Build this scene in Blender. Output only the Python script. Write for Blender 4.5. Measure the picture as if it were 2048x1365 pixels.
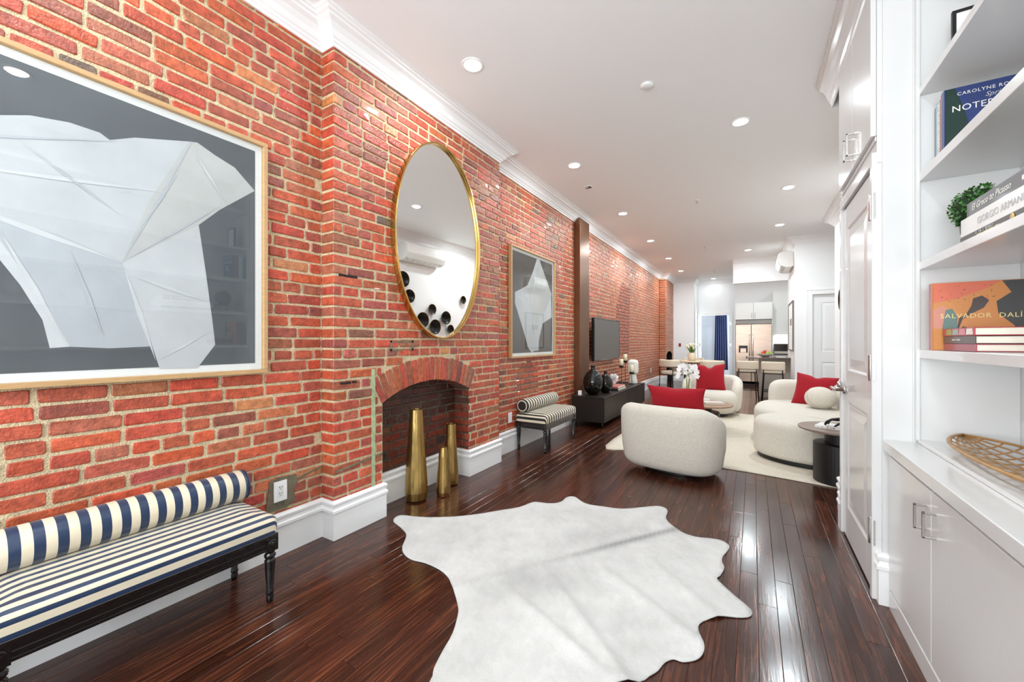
import bpy, math, random
from mathutils import Vector, Matrix, Euler, noise
from mathutils.geometry import delaunay_2d_cdt

for o in list(bpy.data.objects):
    bpy.data.objects.remove(o)
scene = bpy.context.scene
COL = scene.collection
PI = math.pi

# ---------------------------------------------------------------- camera, world, light, exposure
cam_d = bpy.data.cameras.new('camera'); cam = bpy.data.objects.new('camera', cam_d); COL.objects.link(cam)
cam.location = (0, 0, 1.25)
cam.rotation_euler = (PI / 2, 0, math.radians(31.196))
cam_d.sensor_width = 36.0; cam_d.lens = 796.0 / 2048.0 * 36.0
cam_d.shift_y = 1.5 / 2048.0; cam_d.clip_start = 0.02; cam_d.clip_end = 100
scene.camera = cam
vs = scene.view_settings
vs.view_transform = 'Standard'; vs.look = 'None'; vs.gamma = 1.0; vs.use_curve_mapping = False
vs.exposure = 0.31
world = bpy.data.worlds.new('world'); scene.world = world; world.use_nodes = True
world.node_tree.nodes['Background'].inputs[0].default_value = (0.75, 0.86, 1.0, 1)
world.node_tree.nodes['Background'].inputs[1].default_value = 1.0

def area_light(name, loc, rot, sx, sy, power, col, parent=None, shape='RECTANGLE', spread=PI):
    d = bpy.data.lights.new(name, 'AREA'); d.shape = shape; d.size = sx; d.size_y = sy
    d.energy = power; d.color = col; d.spread = spread
    o = bpy.data.objects.new(name, d); COL.objects.link(o); o.location = loc; o.rotation_euler = rot
    if parent: o.parent = parent
    return o
# daylight through the two street windows in the wall behind the camera, and through the bedroom window far away
DAY = (0.89, 0.95, 1.0)
area_light('window_daylight', (-1.35, -2.12, 1.6), (PI / 2 + 0.65, 0, 0), 1.05, 2.1, 74, DAY)
area_light('window_daylight', (0.05, -2.12, 1.6), (PI / 2 + 0.65, 0, 0), 1.05, 2.1, 74, DAY)
area_light('bedroom_daylight', (0.22, 14.95, 1.5), (PI / 2, 0, PI / 2), 0.6, 1.8, 85, DAY)
DOWNLIGHT_POWER = 12.0
WARM = (0.85, 0.945, 1.0)

# ---------------------------------------------------------------- materials
MATS = {}
def lin(c):
    return tuple(((v / 255.0) / 12.92 if v <= 10 else (((v / 255.0) + 0.055) / 1.055) ** 2.4) for v in c)
def M(name, rgb=None, rough=0.5, metal=0.0, var=0.0, vscale=8.0, bump=0.0, bscale=120.0, coat=0.0, spec=0.5,
      stretch=(1, 1, 1), emit=0.0, attr=False, sheen=0.0, aniso=0.0, detail=6.0, trans=0.0, rvar=0.0, wpos=False):
    if name in MATS: return MATS[name]
    m = bpy.data.materials.new(name); MATS[name] = m; m.use_nodes = True
    nt = m.node_tree; N = nt.nodes; L = nt.links; b = N['Principled BSDF']
    c = lin(rgb) if rgb else (0.8, 0.8, 0.8)
    b.inputs['Base Color'].default_value = (*c, 1); b.inputs['Roughness'].default_value = rough
    b.inputs['Metallic'].default_value = metal; b.inputs['Specular IOR Level'].default_value = spec
    b.inputs['Coat Weight'].default_value = coat; b.inputs['Coat Roughness'].default_value = 0.06
    if sheen: b.inputs['Sheen Weight'].default_value = sheen
    if trans: b.inputs['Transmission Weight'].default_value = trans
    if emit:
        b.inputs['Emission Color'].default_value = (*c, 1); b.inputs['Emission Strength'].default_value = emit
    vec = None
    if var or bump or rvar:
        if wpos:
            tc = N.new('ShaderNodeNewGeometry'); src = tc.outputs['Position']
        else:
            tc = N.new('ShaderNodeTexCoord'); src = tc.outputs['Object']
        mp = N.new('ShaderNodeMapping'); mp.inputs['Scale'].default_value = stretch
        L.new(src, mp.inputs['Vector']); vec = mp.outputs['Vector']
    base_out = None
    if attr:
        at = N.new('ShaderNodeAttribute'); at.attribute_name = 'tint'; base_out = at.outputs['Color']
        L.new(base_out, b.inputs['Base Color'])
    if var:
        no = N.new('ShaderNodeTexNoise'); no.inputs['Scale'].default_value = vscale; no.inputs['Detail'].default_value = detail
        no.inputs['Roughness'].default_value = 0.6
        L.new(vec, no.inputs['Vector'])
        mr = N.new('ShaderNodeMapRange'); mr.inputs['From Min'].default_value = 0.3; mr.inputs['From Max'].default_value = 0.7
        mr.inputs['To Min'].default_value = 1 - var; mr.inputs['To Max'].default_value = 1 + var
        L.new(no.outputs['Fac'], mr.inputs['Value'])
        mx = N.new('ShaderNodeMix'); mx.data_type = 'RGBA'; mx.blend_type = 'MULTIPLY'; mx.inputs[0].default_value = 1.0
        if base_out: L.new(base_out, mx.inputs[6])
        else: mx.inputs[6].default_value = (*c, 1)
        L.new(mr.outputs['Result'], mx.inputs[7]); L.new(mx.outputs[2], b.inputs['Base Color'])
    if rvar:
        no3 = N.new('ShaderNodeTexNoise'); no3.inputs['Scale'].default_value = vscale * 0.7; L.new(vec, no3.inputs['Vector'])
        mr3 = N.new('ShaderNodeMapRange'); mr3.inputs['From Min'].default_value = 0.3; mr3.inputs['From Max'].default_value = 0.7
        mr3.inputs['To Min'].default_value = max(0, rough - rvar); mr3.inputs['To Max'].default_value = rough + rvar
        L.new(no3.outputs['Fac'], mr3.inputs['Value']); L.new(mr3.outputs['Result'], b.inputs['Roughness'])
    if bump:
        no2 = N.new('ShaderNodeTexNoise'); no2.inputs['Scale'].default_value = bscale; no2.inputs['Detail'].default_value = 4.0
        L.new(vec, no2.inputs['Vector'])
        bp = N.new('ShaderNodeBump'); bp.inputs['Strength'].default_value = bump; bp.inputs['Distance'].default_value = 0.01
        L.new(no2.outputs['Fac'], bp.inputs['Height']); L.new(bp.outputs['Normal'], b.inputs['Normal'])
    return m
def glass_mat(name, tint=(1, 1, 1), ior=1.5, boost=0.0):
    if name in MATS: return MATS[name]
    m = bpy.data.materials.new(name); MATS[name] = m; m.use_nodes = True
    nt = m.node_tree; N = nt.nodes; L = nt.links
    for n in list(N): N.remove(n)
    out = N.new('ShaderNodeOutputMaterial'); mx = N.new('ShaderNodeMixShader'); lw = N.new('ShaderNodeLayerWeight'); lw.inputs['Blend'].default_value = 0.5
    tr = N.new('ShaderNodeBsdfTransparent'); gl = N.new('ShaderNodeBsdfGlossy')
    tr.inputs['Color'].default_value = (*tint, 1); gl.inputs['Roughness'].default_value = 0.01; gl.inputs['Color'].default_value = (0.95, 0.95, 0.95, 1)
    # thin sheet reflectance (Schlick), the same on both faces of the pane
    f0 = ((ior - 1) / (ior + 1)) ** 2 + boost
    pw = N.new('ShaderNodeMath'); pw.operation = 'POWER'; pw.inputs[1].default_value = 5.0; L.new(lw.outputs['Facing'], pw.inputs[0])
    ma = N.new('ShaderNodeMath'); ma.operation = 'MULTIPLY_ADD'; ma.inputs[1].default_value = 1 - f0; ma.inputs[2].default_value = f0; L.new(pw.outputs[0], ma.inputs[0]); L.new(ma.outputs[0], mx.inputs[0])
    L.new(tr.outputs[0], mx.inputs[1]); L.new(gl.outputs[0], mx.inputs[2]); L.new(mx.outputs[0], out.inputs[0])
    return m

m_white = M('white_paint', (245, 245, 244), 0.45)
m_gloss = M('white_gloss_paint', (224, 224, 223), 0.22, bump=0.03, bscale=30, coat=0.3)
m_ceil = M('ceiling_paint', (248, 248, 247), 0.6)
m_trim = M('trim_paint', (247, 247, 246), 0.3)
m_brick = M('brick_fired_clay', None, 0.36, attr=True, var=0.34, vscale=26, bump=0.55, bscale=85, wpos=True, spec=0.5, coat=0.16, rvar=0.14)
m_mortar = M('sandy_mortar', (218, 198, 160), 0.9, var=0.22, vscale=45, bump=1.0, bscale=160, wpos=True)
m_soot = M('sooty_mortar', (92, 80, 66), 0.9, var=0.35, vscale=14, bump=0.8, bscale=160, wpos=True)
m_black = M('black_metal', (18, 18, 19), 0.4)
m_chrome = M('brushed_nickel', (200, 198, 194), 0.25, metal=1.0)
m_boucle = M('cream_boucle', (226, 219, 205), 0.95, var=0.10, vscale=90, bump=0.9, bscale=150, sheen=0.3)
m_red = M('red_velvet', (158, 4, 26), 0.9, var=0.10, vscale=40, sheen=0.05, bump=0.15, bscale=400)

# floor planks: grain runs along the plank; tint attribute gives each plank its own stain
def plank_material():
    m = bpy.data.materials.new('dark_stained_oak'); MATS['plank'] = m; m.use_nodes = True
    nt = m.node_tree; N = nt.nodes; L = nt.links; b = N['Principled BSDF']
    g = N.new('ShaderNodeNewGeometry'); at = N.new('ShaderNodeAttribute'); at.attribute_name = 'tint'
    sep = N.new('ShaderNodeSeparateColor'); L.new(at.outputs['Color'], sep.inputs[0])
    off = N.new('ShaderNodeCombineXYZ'); L.new(sep.outputs[0], off.inputs[0]); L.new(sep.outputs[1], off.inputs[1])
    sc = N.new('ShaderNodeVectorMath'); sc.operation = 'SCALE'; sc.inputs['Scale'].default_value = 13.0; L.new(off.outputs[0], sc.inputs[0])
    ad = N.new('ShaderNodeVectorMath'); L.new(g.outputs['Position'], ad.inputs[0]); L.new(sc.outputs[0], ad.inputs[1])
    mp = N.new('ShaderNodeMapping'); mp.inputs['Scale'].default_value = (26, 1.3, 1); L.new(ad.outputs[0], mp.inputs[0])
    n1 = N.new('ShaderNodeTexNoise'); n1.inputs['Scale'].default_value = 2.2; n1.inputs['Detail'].default_value = 7; n1.inputs['Distortion'].default_value = 1.2
    L.new(mp.outputs[0], n1.inputs[0])
    rp = N.new('ShaderNodeValToRGB'); e = rp.color_ramp.elements
    e[0].position = 0.25; e[0].color = (*lin((42, 21, 15)), 1); e[1].position = 0.78; e[1].color = (*lin((116, 64, 40)), 1)
    k = e.new(0.52); k.color = (*lin((66, 35, 24)), 1)
    L.new(n1.outputs['Fac'], rp.inputs[0])
    mx = N.new('ShaderNodeMix'); mx.data_type = 'RGBA'; mx.blend_type = 'MULTIPLY'; mx.inputs[0].default_value = 1
    mr = N.new('ShaderNodeMapRange'); mr.inputs['To Min'].default_value = 0.62; mr.inputs['To Max'].default_value = 1.35
    L.new(sep.outputs[2], mr.inputs['Value']); L.new(rp.outputs[0], mx.inputs[6]); L.new(mr.outputs[0], mx.inputs[7])
    L.new(mx.outputs[2], b.inputs['Base Color'])
    n2 = N.new('ShaderNodeTexNoise'); n2.inputs['Scale'].default_value = 3.0; n2.inputs['Detail'].default_value = 5; L.new(g.outputs['Position'], n2.inputs[0])
    r2 = N.new('ShaderNodeMapRange'); r2.inputs['To Min'].default_value = 0.10; r2.inputs['To Max'].default_value = 0.26
    L.new(n2.outputs['Fac'], r2.inputs[0]); L.new(r2.outputs[0], b.inputs['Roughness'])
    b.inputs['Specular IOR Level'].default_value = 0.5
    bp = N.new('ShaderNodeBump'); bp.inputs['Strength'].default_value = 0.06; bp.inputs['Distance'].default_value = 0.004
    L.new(n1.outputs['Fac'], bp.inputs['Height']); L.new(bp.outputs[0], b.inputs['Normal'])
    return m
m_plank = plank_material()
m_sub = M('subfloor', (24, 12, 9), 0.8)

def stripe_mat(name, ca, cb, axis, period, duty=0.5, off=0.0, rough=0.38, sheen=0.2, wrap=0, ztop=0.0):
    """woven satin stripes along one object axis"""
    if name in MATS: return MATS[name]
    m = bpy.data.materials.new(name); MATS[name] = m; m.use_nodes = True
    nt = m.node_tree; N = nt.nodes; L = nt.links; b = N['Principled BSDF']
    tc = N.new('ShaderNodeTexCoord'); sp = N.new('ShaderNodeSeparateXYZ'); L.new(tc.outputs['Object'], sp.inputs[0])
    a = N.new('ShaderNodeMath'); a.operation = 'MULTIPLY_ADD'; a.inputs[1].default_value = 1 / period; a.inputs[2].default_value = off + 50
    src = sp.outputs['XYZ'.index(axis)]
    if wrap:   # the cloth turns down over the edge, so the stripes carry on down the side
        nn = N.new('ShaderNodeSeparateXYZ'); L.new(tc.outputs['Normal'], nn.inputs[0])
        m1 = N.new('ShaderNodeMath'); m1.operation = 'MULTIPLY'; m1.inputs[1].default_value = wrap; m1.use_clamp = True; L.new(nn.outputs['XYZ'.index(axis)], m1.inputs[0])
        m2 = N.new('ShaderNodeMath'); m2.operation = 'SUBTRACT'; m2.inputs[0].default_value = ztop; L.new(sp.outputs[2], m2.inputs[1])
        m3 = N.new('ShaderNodeMath'); m3.operation = 'MULTIPLY'; L.new(m1.outputs[0], m3.inputs[0]); L.new(m2.outputs[0], m3.inputs[1])
        m4 = N.new('ShaderNodeMath'); m4.operation = 'MULTIPLY_ADD'; m4.inputs[1].default_value = wrap; L.new(m3.outputs[0], m4.inputs[0]); L.new(src, m4.inputs[2]); src = m4.outputs[0]
    L.new(src, a.inputs[0])
    fr = N.new('ShaderNodeMath'); fr.operation = 'FRACT'; L.new(a.outputs[0], fr.inputs[0])
    lt = N.new('ShaderNodeMath'); lt.operation = 'LESS_THAN'; lt.inputs[1].default_value = duty; L.new(fr.outputs[0], lt.inputs[0])
    mx = N.new('ShaderNodeMix'); mx.data_type = 'RGBA'; mx.inputs[6].default_value = (*lin(ca), 1); mx.inputs[7].default_value = (*lin(cb), 1)
    L.new(lt.outputs[0], mx.inputs[0]); L.new(mx.outputs[2], b.inputs['Base Color'])
    b.inputs['Roughness'].default_value = rough; b.inputs['Sheen Weight'].default_value = sheen
    no = N.new('ShaderNodeTexNoise'); no.inputs['Scale'].default_value = 18; L.new(tc.outputs['Object'], no.inputs[0])
    bp = N.new('ShaderNodeBump'); bp.inputs['Strength'].default_value = 0.12; bp.inputs['Distance'].default_value = 0.02
    L.new(no.outputs[0], bp.inputs['Height']); L.new(bp.outputs[0], b.inputs['Normal'])
    return m

# ---------------------------------------------------------------- mesh helpers
class MB:
    def __init__(s): s.V = []; s.F = []; s.MI = []; s.SM = []; s.T = []
    def add(s, verts, faces, smooth=False, mi=0, tint=None):
        b = len(s.V); s.V += [tuple(v) for v in verts]
        for f in faces: s.F.append(tuple(i + b for i in f)); s.MI.append(mi); s.SM.append(smooth)
        if tint is not None:
            while len(s.T) < b: s.T.append((1, 1, 1))
            s.T += [tint] * len(verts)
        return s
    def box(s, x0, y0, z0, x1, y1, z1, mi=0):
        v = [(x0, y0, z0), (x1, y0, z0), (x1, y1, z0), (x0, y1, z0), (x0, y0, z1), (x1, y0, z1), (x1, y1, z1), (x0, y1, z1)]
        return s.add(v, [(0, 3, 2, 1), (4, 5, 6, 7), (0, 1, 5, 4), (1, 2, 6, 5), (2, 3, 7, 6), (3, 0, 4, 7)], mi=mi)
    def obox(s, c, size, R=None, mi=0):
        R = R or Matrix.Identity(3); h = [k / 2 for k in size]
        v = [Vector(c) + R @ Vector((a * h[0], b * h[1], d * h[2])) for d in (-1, 1) for a, b in ((-1, -1), (1, -1), (1, 1), (-1, 1))]
        return s.add(v, [(0, 3, 2, 1), (4, 5, 6, 7), (0, 1, 5, 4), (1, 2, 6, 5), (2, 3, 7, 6), (3, 0, 4, 7)], mi=mi)
    def lathe(s, prof, c=(0, 0, 0), n=32, smooth=True, mi=0, R=None, flute=0.0, nf=0):
        R = R or Matrix.Identity(3); v = []; f = []
        for r, z in prof:
            for i in range(n):
                a = 2 * PI * i / n; rr = r * (1 + (flute * math.cos(nf * a) if flute else 0))
                v.append(Vector(c) + R @ Vector((rr * math.cos(a), rr * math.sin(a), z)))
        for k in range(len(prof) - 1):
            for i in range(n):
                j = (i + 1) % n; f.append((k * n + i, k * n + j, (k + 1) * n + j, (k + 1) * n + i))
        if prof[0][0] > 1e-5: f.append(tuple(range(n))[::-1])
        if prof[-1][0] > 1e-5: f.append(tuple((len(prof) - 1) * n + i for i in range(n)))
        return s.add(v, f, smooth, mi)
    def tube(s, pts, r, n=8, smooth=True, mi=0, cap=True, flat=1.0):
        pts = [Vector(p) for p in pts]; v = []; f = []; up = Vector((0, 0, 1)); prev = None
        rs = r if isinstance(r, (list, tuple)) else [r] * len(pts)
        for k, p in enumerate(pts):
            d = (pts[min(k + 1, len(pts) - 1)] - pts[max(k - 1, 0)]).normalized()
            if prev is None:
                a = d.cross(up);
                if a.length < 1e-3: a = d.cross(Vector((1, 0, 0)))
            else: a = prev - d * prev.dot(d)
            a.normalize(); prev = a; b = d.cross(a)
            for i in range(n):
                t = 2 * PI * i / n; v.append(p + rs[k] * (math.cos(t) * a + flat * math.sin(t) * b))
        for k in range(len(pts) - 1):
            for i in range(n):
                j = (i + 1) % n; f.append((k * n + i, k * n + j, (k + 1) * n + j, (k + 1) * n + i))
        if cap: f.append(tuple(range(n))[::-1]); f.append(tuple((len(pts) - 1) * n + i for i in range(n)))
        return s.add(v, f, smooth, mi)
    def extrude(s, poly, vec, mi=0, smooth=False):
        n = len(poly); v = [Vector(p) for p in poly] + [Vector(p) + Vector(vec) for p in poly]
        f = [tuple(range(n))[::-1], tuple(range(n, 2 * n))] + [(i, (i + 1) % n, n + (i + 1) % n, n + i) for i in range(n)]
        return s.add(v, f, smooth, mi)
    def rings(s, rings, smooth=True, mi=0, closed=True, cap=True):
        n = len(rings[0]); v = [p for r in rings for p in r]; f = []
        for k in range(len(rings) - 1):
            for i in range(n if closed else n - 1):
                j = (i + 1) % n; f.append((k * n + i, k * n + j, (k + 1) * n + j, (k + 1) * n + i))
        if cap: f.append(tuple(range(n))[::-1]); f.append(tuple((len(rings) - 1) * n + i for i in range(n)))
        return s.add(v, f, smooth, mi)
    def build(s, name, mats, parent=None, loc=(0, 0, 0), rot=(0, 0, 0), center=False, bevel=0, seg=2, sub=0, solid=0):
        me = bpy.data.meshes.new(name); V = s.V
        if center:
            c = [(min(v[i] for v in V) + max(v[i] for v in V)) / 2 for i in range(3)]
            c[2] = min(v[2] for v in V)
            V = [(v[0] - c[0], v[1] - c[1], v[2] - c[2]) for v in V]; loc = tuple(loc[i] + c[i] for i in range(3))
        me.from_pydata(V, [], s.F)
        me.polygons.foreach_set('material_index', s.MI); me.polygons.foreach_set('use_smooth', s.SM)
        for m in (mats if isinstance(mats, (list, tuple)) else [mats]): me.materials.append(m)
        if s.T:
            while len(s.T) < len(V): s.T.append((1, 1, 1))
            a = me.attributes.new('tint', 'FLOAT_COLOR', 'POINT'); a.data.foreach_set('color', [x for t in s.T for x in (*t, 1.0)])
        me.update()
        o = bpy.data.objects.new(name, me); COL.objects.link(o); o.location = loc; o.rotation_euler = rot
        if parent: o.parent = parent
        if bevel:
            md = o.modifiers.new('bevel', 'BEVEL'); md.width = bevel; md.segments = seg; md.limit_method = 'ANGLE'; md.angle_limit = 0.7
        if solid:
            md = o.modifiers.new('solid', 'SOLIDIFY'); md.thickness = solid; md.offset = -1
        if sub:
            md = o.modifiers.new('sub', 'SUBSURF'); md.levels = sub; md.render_levels = sub
        return o
def tag(o, label=None, cat=None, group=None, kind=None):
    if label: o['label'] = label
    if cat: o['category'] = cat
    if group: o['group'] = group
    if kind: o['kind'] = kind
    return o
def thing(name, label, cat, loc=(0, 0, 0), rz=0.0, group=None):
    o = bpy.data.objects.new(name, None); COL.objects.link(o); o.location = loc; o.rotation_euler = (0, 0, rz)
    o.empty_display_size = 0.1
    return tag(o, label, cat, group)
def struct(o): o['kind'] = 'structure'; return o
def copy_tree(o, parent=None):
    c = o.copy(); COL.objects.link(c)
    if parent: c.parent = parent
    for ch in list(o.children): copy_tree(ch, c)
    return c
def sweep(path, prof, mb=None, closed=False):
    """moulding: prof = (offset to the right of travel, z) swept along a plan path with mitred corners"""
    mb = mb or MB(); P = [Vector((p[0], p[1])) for p in path]; n = len(P); rings = []
    for i in range(n):
        d0 = (P[i] - P[i - 1]).normalized() if i > 0 else None; d1 = (P[i + 1] - P[i]).normalized() if i < n - 1 else None
        if d0 is None: d0 = d1
        if d1 is None: d1 = d0
        n0 = Vector((d0.y, -d0.x)); n1 = Vector((d1.y, -d1.x)); m = n0 + n1; m = m / max(m.dot(n0), 0.2)
        rings.append([(P[i].x + m.x * o, P[i].y + m.y * o, z) for o, z in prof])
    return mb.rings(rings, smooth=False)
def text_obj(body, size, mat, parent, loc, ux, uy, depth=0.0006, align='CENTER', shear=0.0, space=1.0):
    """lettering as thin mesh; ux = reading direction, uy = up direction (parent space)"""
    cu = bpy.data.curves.new('lettering', 'FONT'); cu.body = body; cu.size = size; cu.extrude = depth; cu.align_x = align; cu.shear = shear
    cu.space_character = space; cu.resolution_u = 2
    t = bpy.data.objects.new('tmp_text', cu); COL.objects.link(t)
    dg = bpy.context.evaluated_depsgraph_get(); me = bpy.data.meshes.new_from_object(t.evaluated_get(dg))
    bpy.data.objects.remove(t); bpy.data.curves.remove(cu)
    me.materials.clear(); me.materials.append(mat)
    o = bpy.data.objects.new('lettering', me); COL.objects.link(o)
    ux = Vector(ux).normalized(); uy = Vector(uy).normalized(); uz = ux.cross(uy)
    o.matrix_local = Matrix((( ux.x, uy.x, uz.x, loc[0]), (ux.y, uy.y, uz.y, loc[1]), (ux.z, uy.z, uz.z, loc[2]), (0, 0, 0, 1)))
    if parent: o.parent = parent
    return o
CAMP = (0.0, 0.0); YAW = math.radians(31.196)
def depth_of(x, y): return max(0.3, -math.sin(YAW) * x + math.cos(YAW) * y)

# ================================================================ STRUCTURE
CEIL = 3.25; WX = -2.386; BX = -2.268; FX = -2.206     # mortar faces: wall, chimney breast, far breast
WB = -2.2; WYEND = 17.2
# ---- floor
rng = random.Random(5)
fl = MB(); fl.box(-3.0, -2.4, -0.08, 2.6, 17.4, -0.006)
floor = struct(fl.build('floor', m_sub)); floor['label'] = 'dark stained glossy wood plank floor'
planks = []
PW = 0.0775; x = -2.46
while x < 2.5:
    y = WB - rng.random() * 1.5
    while y < WYEND:
        L = rng.choice((0.5, 0.75, 1.0, 1.3, 1.7, 2.1)) * rng.uniform(0.85, 1.15)
        y1 = min(y + L, WYEND)
        vis = not (x > 0.62 and y1 < 3.9) and y1 > 0.15
        d = depth_of(x + PW / 2, (max(y, 0.3) + y1) / 2)
        planks.append((d if vis and x < 0.7 else 99 + d, x, max(y, WB), PW, y1)); y = y1
    x += PW
planks.sort()
def plank_geo(mb, x0, y0, w, y1, t, ox=0, oy=0):
    g = 0.0004; i = 0.0013; a, b, c, d = x0 + g - ox, x0 + w - g - ox, y0 + g - oy, y1 - g - oy
    v = [(a, c, -0.012), (b, c, -0.012), (b, d, -0.012), (a, d, -0.012), (a, c, -0.0007), (b, c, -0.0007), (b, d, -0.0007), (a, d, -0.0007),
         (a + i, c + i, 0), (b - i, c + i, 0), (b - i, d - i, 0), (a + i, d - i, 0)]
    f = [(8, 9, 10, 11)] + [(k, (k + 1) % 4, 4 + (k + 1) % 4, 4 + k) for k in range(4)] + [(4 + k, 4 + (k + 1) % 4, 8 + (k + 1) % 4, 8 + k) for k in range(4)]
    mb.add(v, f, tint=t)
rest = MB()
for k, (d, x0, y0, w, y1) in enumerate(planks):
    t = (rng.random(), rng.random(), rng.random())
    if k < 300 and d < 90:
        mb = MB(); cx = x0 + w / 2; cy = (y0 + y1) / 2; plank_geo(mb, x0, y0, w, y1, t, cx, cy)
        mb.build('plank', m_plank, floor, loc=(cx, cy, 0))
    else: plank_geo(rest, x0, y0, w, y1, t)
r_ = rest.build('plank_field', m_plank, floor); r_['kind'] = 'stuff'

# ---- ceiling
cl = MB(); cl.box(-3.0, -2.4, CEIL, 2.6, 17.4, CEIL + 0.1)
ceiling = struct(cl.build('ceiling', m_ceil))

# ---- brick walls
PAL = [((182, 80, 54), 30), ((190, 88, 58), 24), ((174, 78, 56), 20), ((164, 84, 66), 14), ((150, 78, 62), 7), ((128, 78, 62), 2), ((104, 84, 72), 1.0), ((196, 128, 84), 3), ((174, 100, 74), 12)]
def brick_tint(r, far=0.0, soot=0.0):
    tot = sum(w for _, w in PAL); k = r.random() * tot
    for c, w in PAL:
        k -= w
        if k <= 0: break
    c = [v * r.uniform(0.92, 1.08) for v in c]
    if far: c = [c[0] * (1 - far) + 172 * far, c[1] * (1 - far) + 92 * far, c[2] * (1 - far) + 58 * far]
    l = lin([min(255, v) for v in c])
    s = 1 - soot
    return tuple(v * s for v in l)
def brick_geo(s0, s1, z0, z1, out, back, r):
    """rounded, slightly uneven brick face in wall space (s, z, n)"""
    c = min(0.0055, (s1 - s0) * 0.2); j = lambda a=0.0023: r.uniform(-a, a)
    m1, m2 = s0 + (s1 - s0) * r.uniform(0.3, 0.45), s0 + (s1 - s0) * r.uniform(0.55, 0.7)
    ring = [(s0 + c, z0), (m1, z0 + j(0.002)), (s1 - c, z0), (s1, z0 + c), (s1, z1 - c), (s1 - c, z1), (m2, z1 + j(0.002)), (s0 + c, z1), (s0, z1 - c), (s0, z0 + c)]
    ring = [(a + j(), b + j()) for a, b in ring]; cs, cz = (s0 + s1) / 2, (z0 + z1) / 2
    o1 = out - 0.004; ins = 0.0035
    V = [(a, b, -back) for a, b in ring] + [(a, b, o1) for a, b in ring]
    V += [(a + (ins if a < cs else -ins) * (abs(a - cs) > 0.02), b + (ins if b < cz else -ins), out + j(0.0012)) for a, b in ring]
    n = 10
    F = [(k, (k + 1) % n, n + (k + 1) % n, n + k) for k in range(n)] + [(n + k, n + (k + 1) % n, 2 * n + (k + 1) % n, 2 * n + k) for k in range(n)] + [tuple(range(2 * n, 3 * n))]
    return V, F
CH = 0.0675; JT = 0.0145
def course(sa, sb, header, shift, r):
    s = sa; out = []; first = True
    while s < sb - 0.03:
        L = (0.102 if header else 0.203) + r.uniform(-0.012, 0.012)
        if not header and r.random() < 0.10: L = 0.1
        if first: L = max(0.06, L * shift); first = False
        e = min(s + L, sb)
        if sb - e < 0.04: e = sb
        if e - s > 0.035: out.append((s, e))
        s = e + JT * r.uniform(0.7, 1.3)
    return out
def brick_wall(parent, to_w, sa, sb, za, zb, seed, out=0.0065, block=None, score=None, far=lambda s: 0.0, soot=lambda s, z: 0.0, edge_back=None, header_every=6, nmax=300, extra=None, flip=False):
    r = random.Random(seed); items = []; i = 0
    while za + i * CH < zb - 0.02:
        z0 = za + i * CH + r.uniform(-0.0015, 0.0015); z1 = min(z0 + CH - JT, zb)
        hd = header_every and (i % header_every == 2)
        for s0, s1 in course(sa, sb, hd, 1.0 if i % 2 else 0.5, r):
            back = 0.012
            a, b = s0, s1
            if block:
                ok = [k for k in range(21) if not block(s0 + (s1 - s0) * k / 20, (z0 + z1) / 2)]
                if not ok: continue
                a, b = s0 + (s1 - s0) * ok[0] / 20, s0 + (s1 - s0) * ok[-1] / 20
                if b - a < 0.03: continue
            if edge_back:
                back = edge_back(a, b, (z0 + z1) / 2)
            items.append([score((a + b) / 2, (z0 + z1) / 2, b - a) if score else 0, *brick_geo(a, b, z0, z1, out + r.uniform(-0.003, 0.003), back, r), brick_tint(r, far((a + b) / 2), soot((a + b) / 2, z0))])
        i += 1
    if extra: items += extra(r)
    items.sort(key=lambda t: -t[0])
    st = MB()
    for k, (sc, V, F, t) in enumerate(items):
        W = [Vector(to_w(*v)) for v in V]
        FF = [f[::-1] for f in F] if flip else F
        if k < nmax and sc > 0:
            c = sum(W, Vector()) / len(W); mb = MB(); mb.add([w - c for w in W], FF, tint=t); mb.build('brick', m_brick, parent, loc=c)
        else: st.add(W, FF, tint=t)
    if st.V: o = st.build('brick_field', m_brick, parent); o['kind'] = 'stuff'
def wall_score(X, hide=None):
    def f(s, z, L):
        if z < 0.2 or z > 3.14 or s < 0.25: return 0
        if hide and hide(s, z): return 0
        return L / depth_of(X, s)
    return f
# near wall
mb = MB(); mb.box(WX - 0.12, WB, 0, WX, 1.60, CEIL)
wall_left = struct(mb.build('wall_left', m_mortar)); wall_left['label'] = 'red brick party wall with sandy mortar joints'
brick_wall(wall_left, lambda s, z, n: (WX + n, s, z), -0.6, 1.556, 0.20, 3.14, 11, score=wall_score(WX, lambda s, z: s < 1.17 and 1.11 < z < 2.33))
# chimney breast with arched fireplace
OY0, OY1, SPR, APX = 1.955, 2.965, 0.815, 0.935
acy = (OY0 + OY1) / 2; half = (OY1 - OY0) / 2; rise = APX - SPR; AR = (half * half + rise * rise) / (2 * rise); acz = APX - AR
def arch_z(y): return acz + math.sqrt(max(0, AR * AR - (y - acy) ** 2))
apts = [(OY0 + (OY1 - OY0) * k / 16, arch_z(OY0 + (OY1 - OY0) * k / 16)) for k in range(17)]
prof = [(1.57, 0), (OY0, 0)] + apts + [(OY1, 0), (3.475, 0), (3.475, CEIL), (1.57, CEIL)]
mb = MB(); mb.extrude([(BX, y, z) for y, z in prof], (-0.165, 0, 0)); mb.MI[3:21] = [1] * 18; mb.box(WX - 0.12, 1.57, 0, -2.434, 3.475, CEIL, mi=1)
breast = struct(mb.build('wall_chimney_breast', [m_mortar, m_soot])); breast['label'] = 'brick chimney breast with arched fireplace opening'
RING = 0.195
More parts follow.
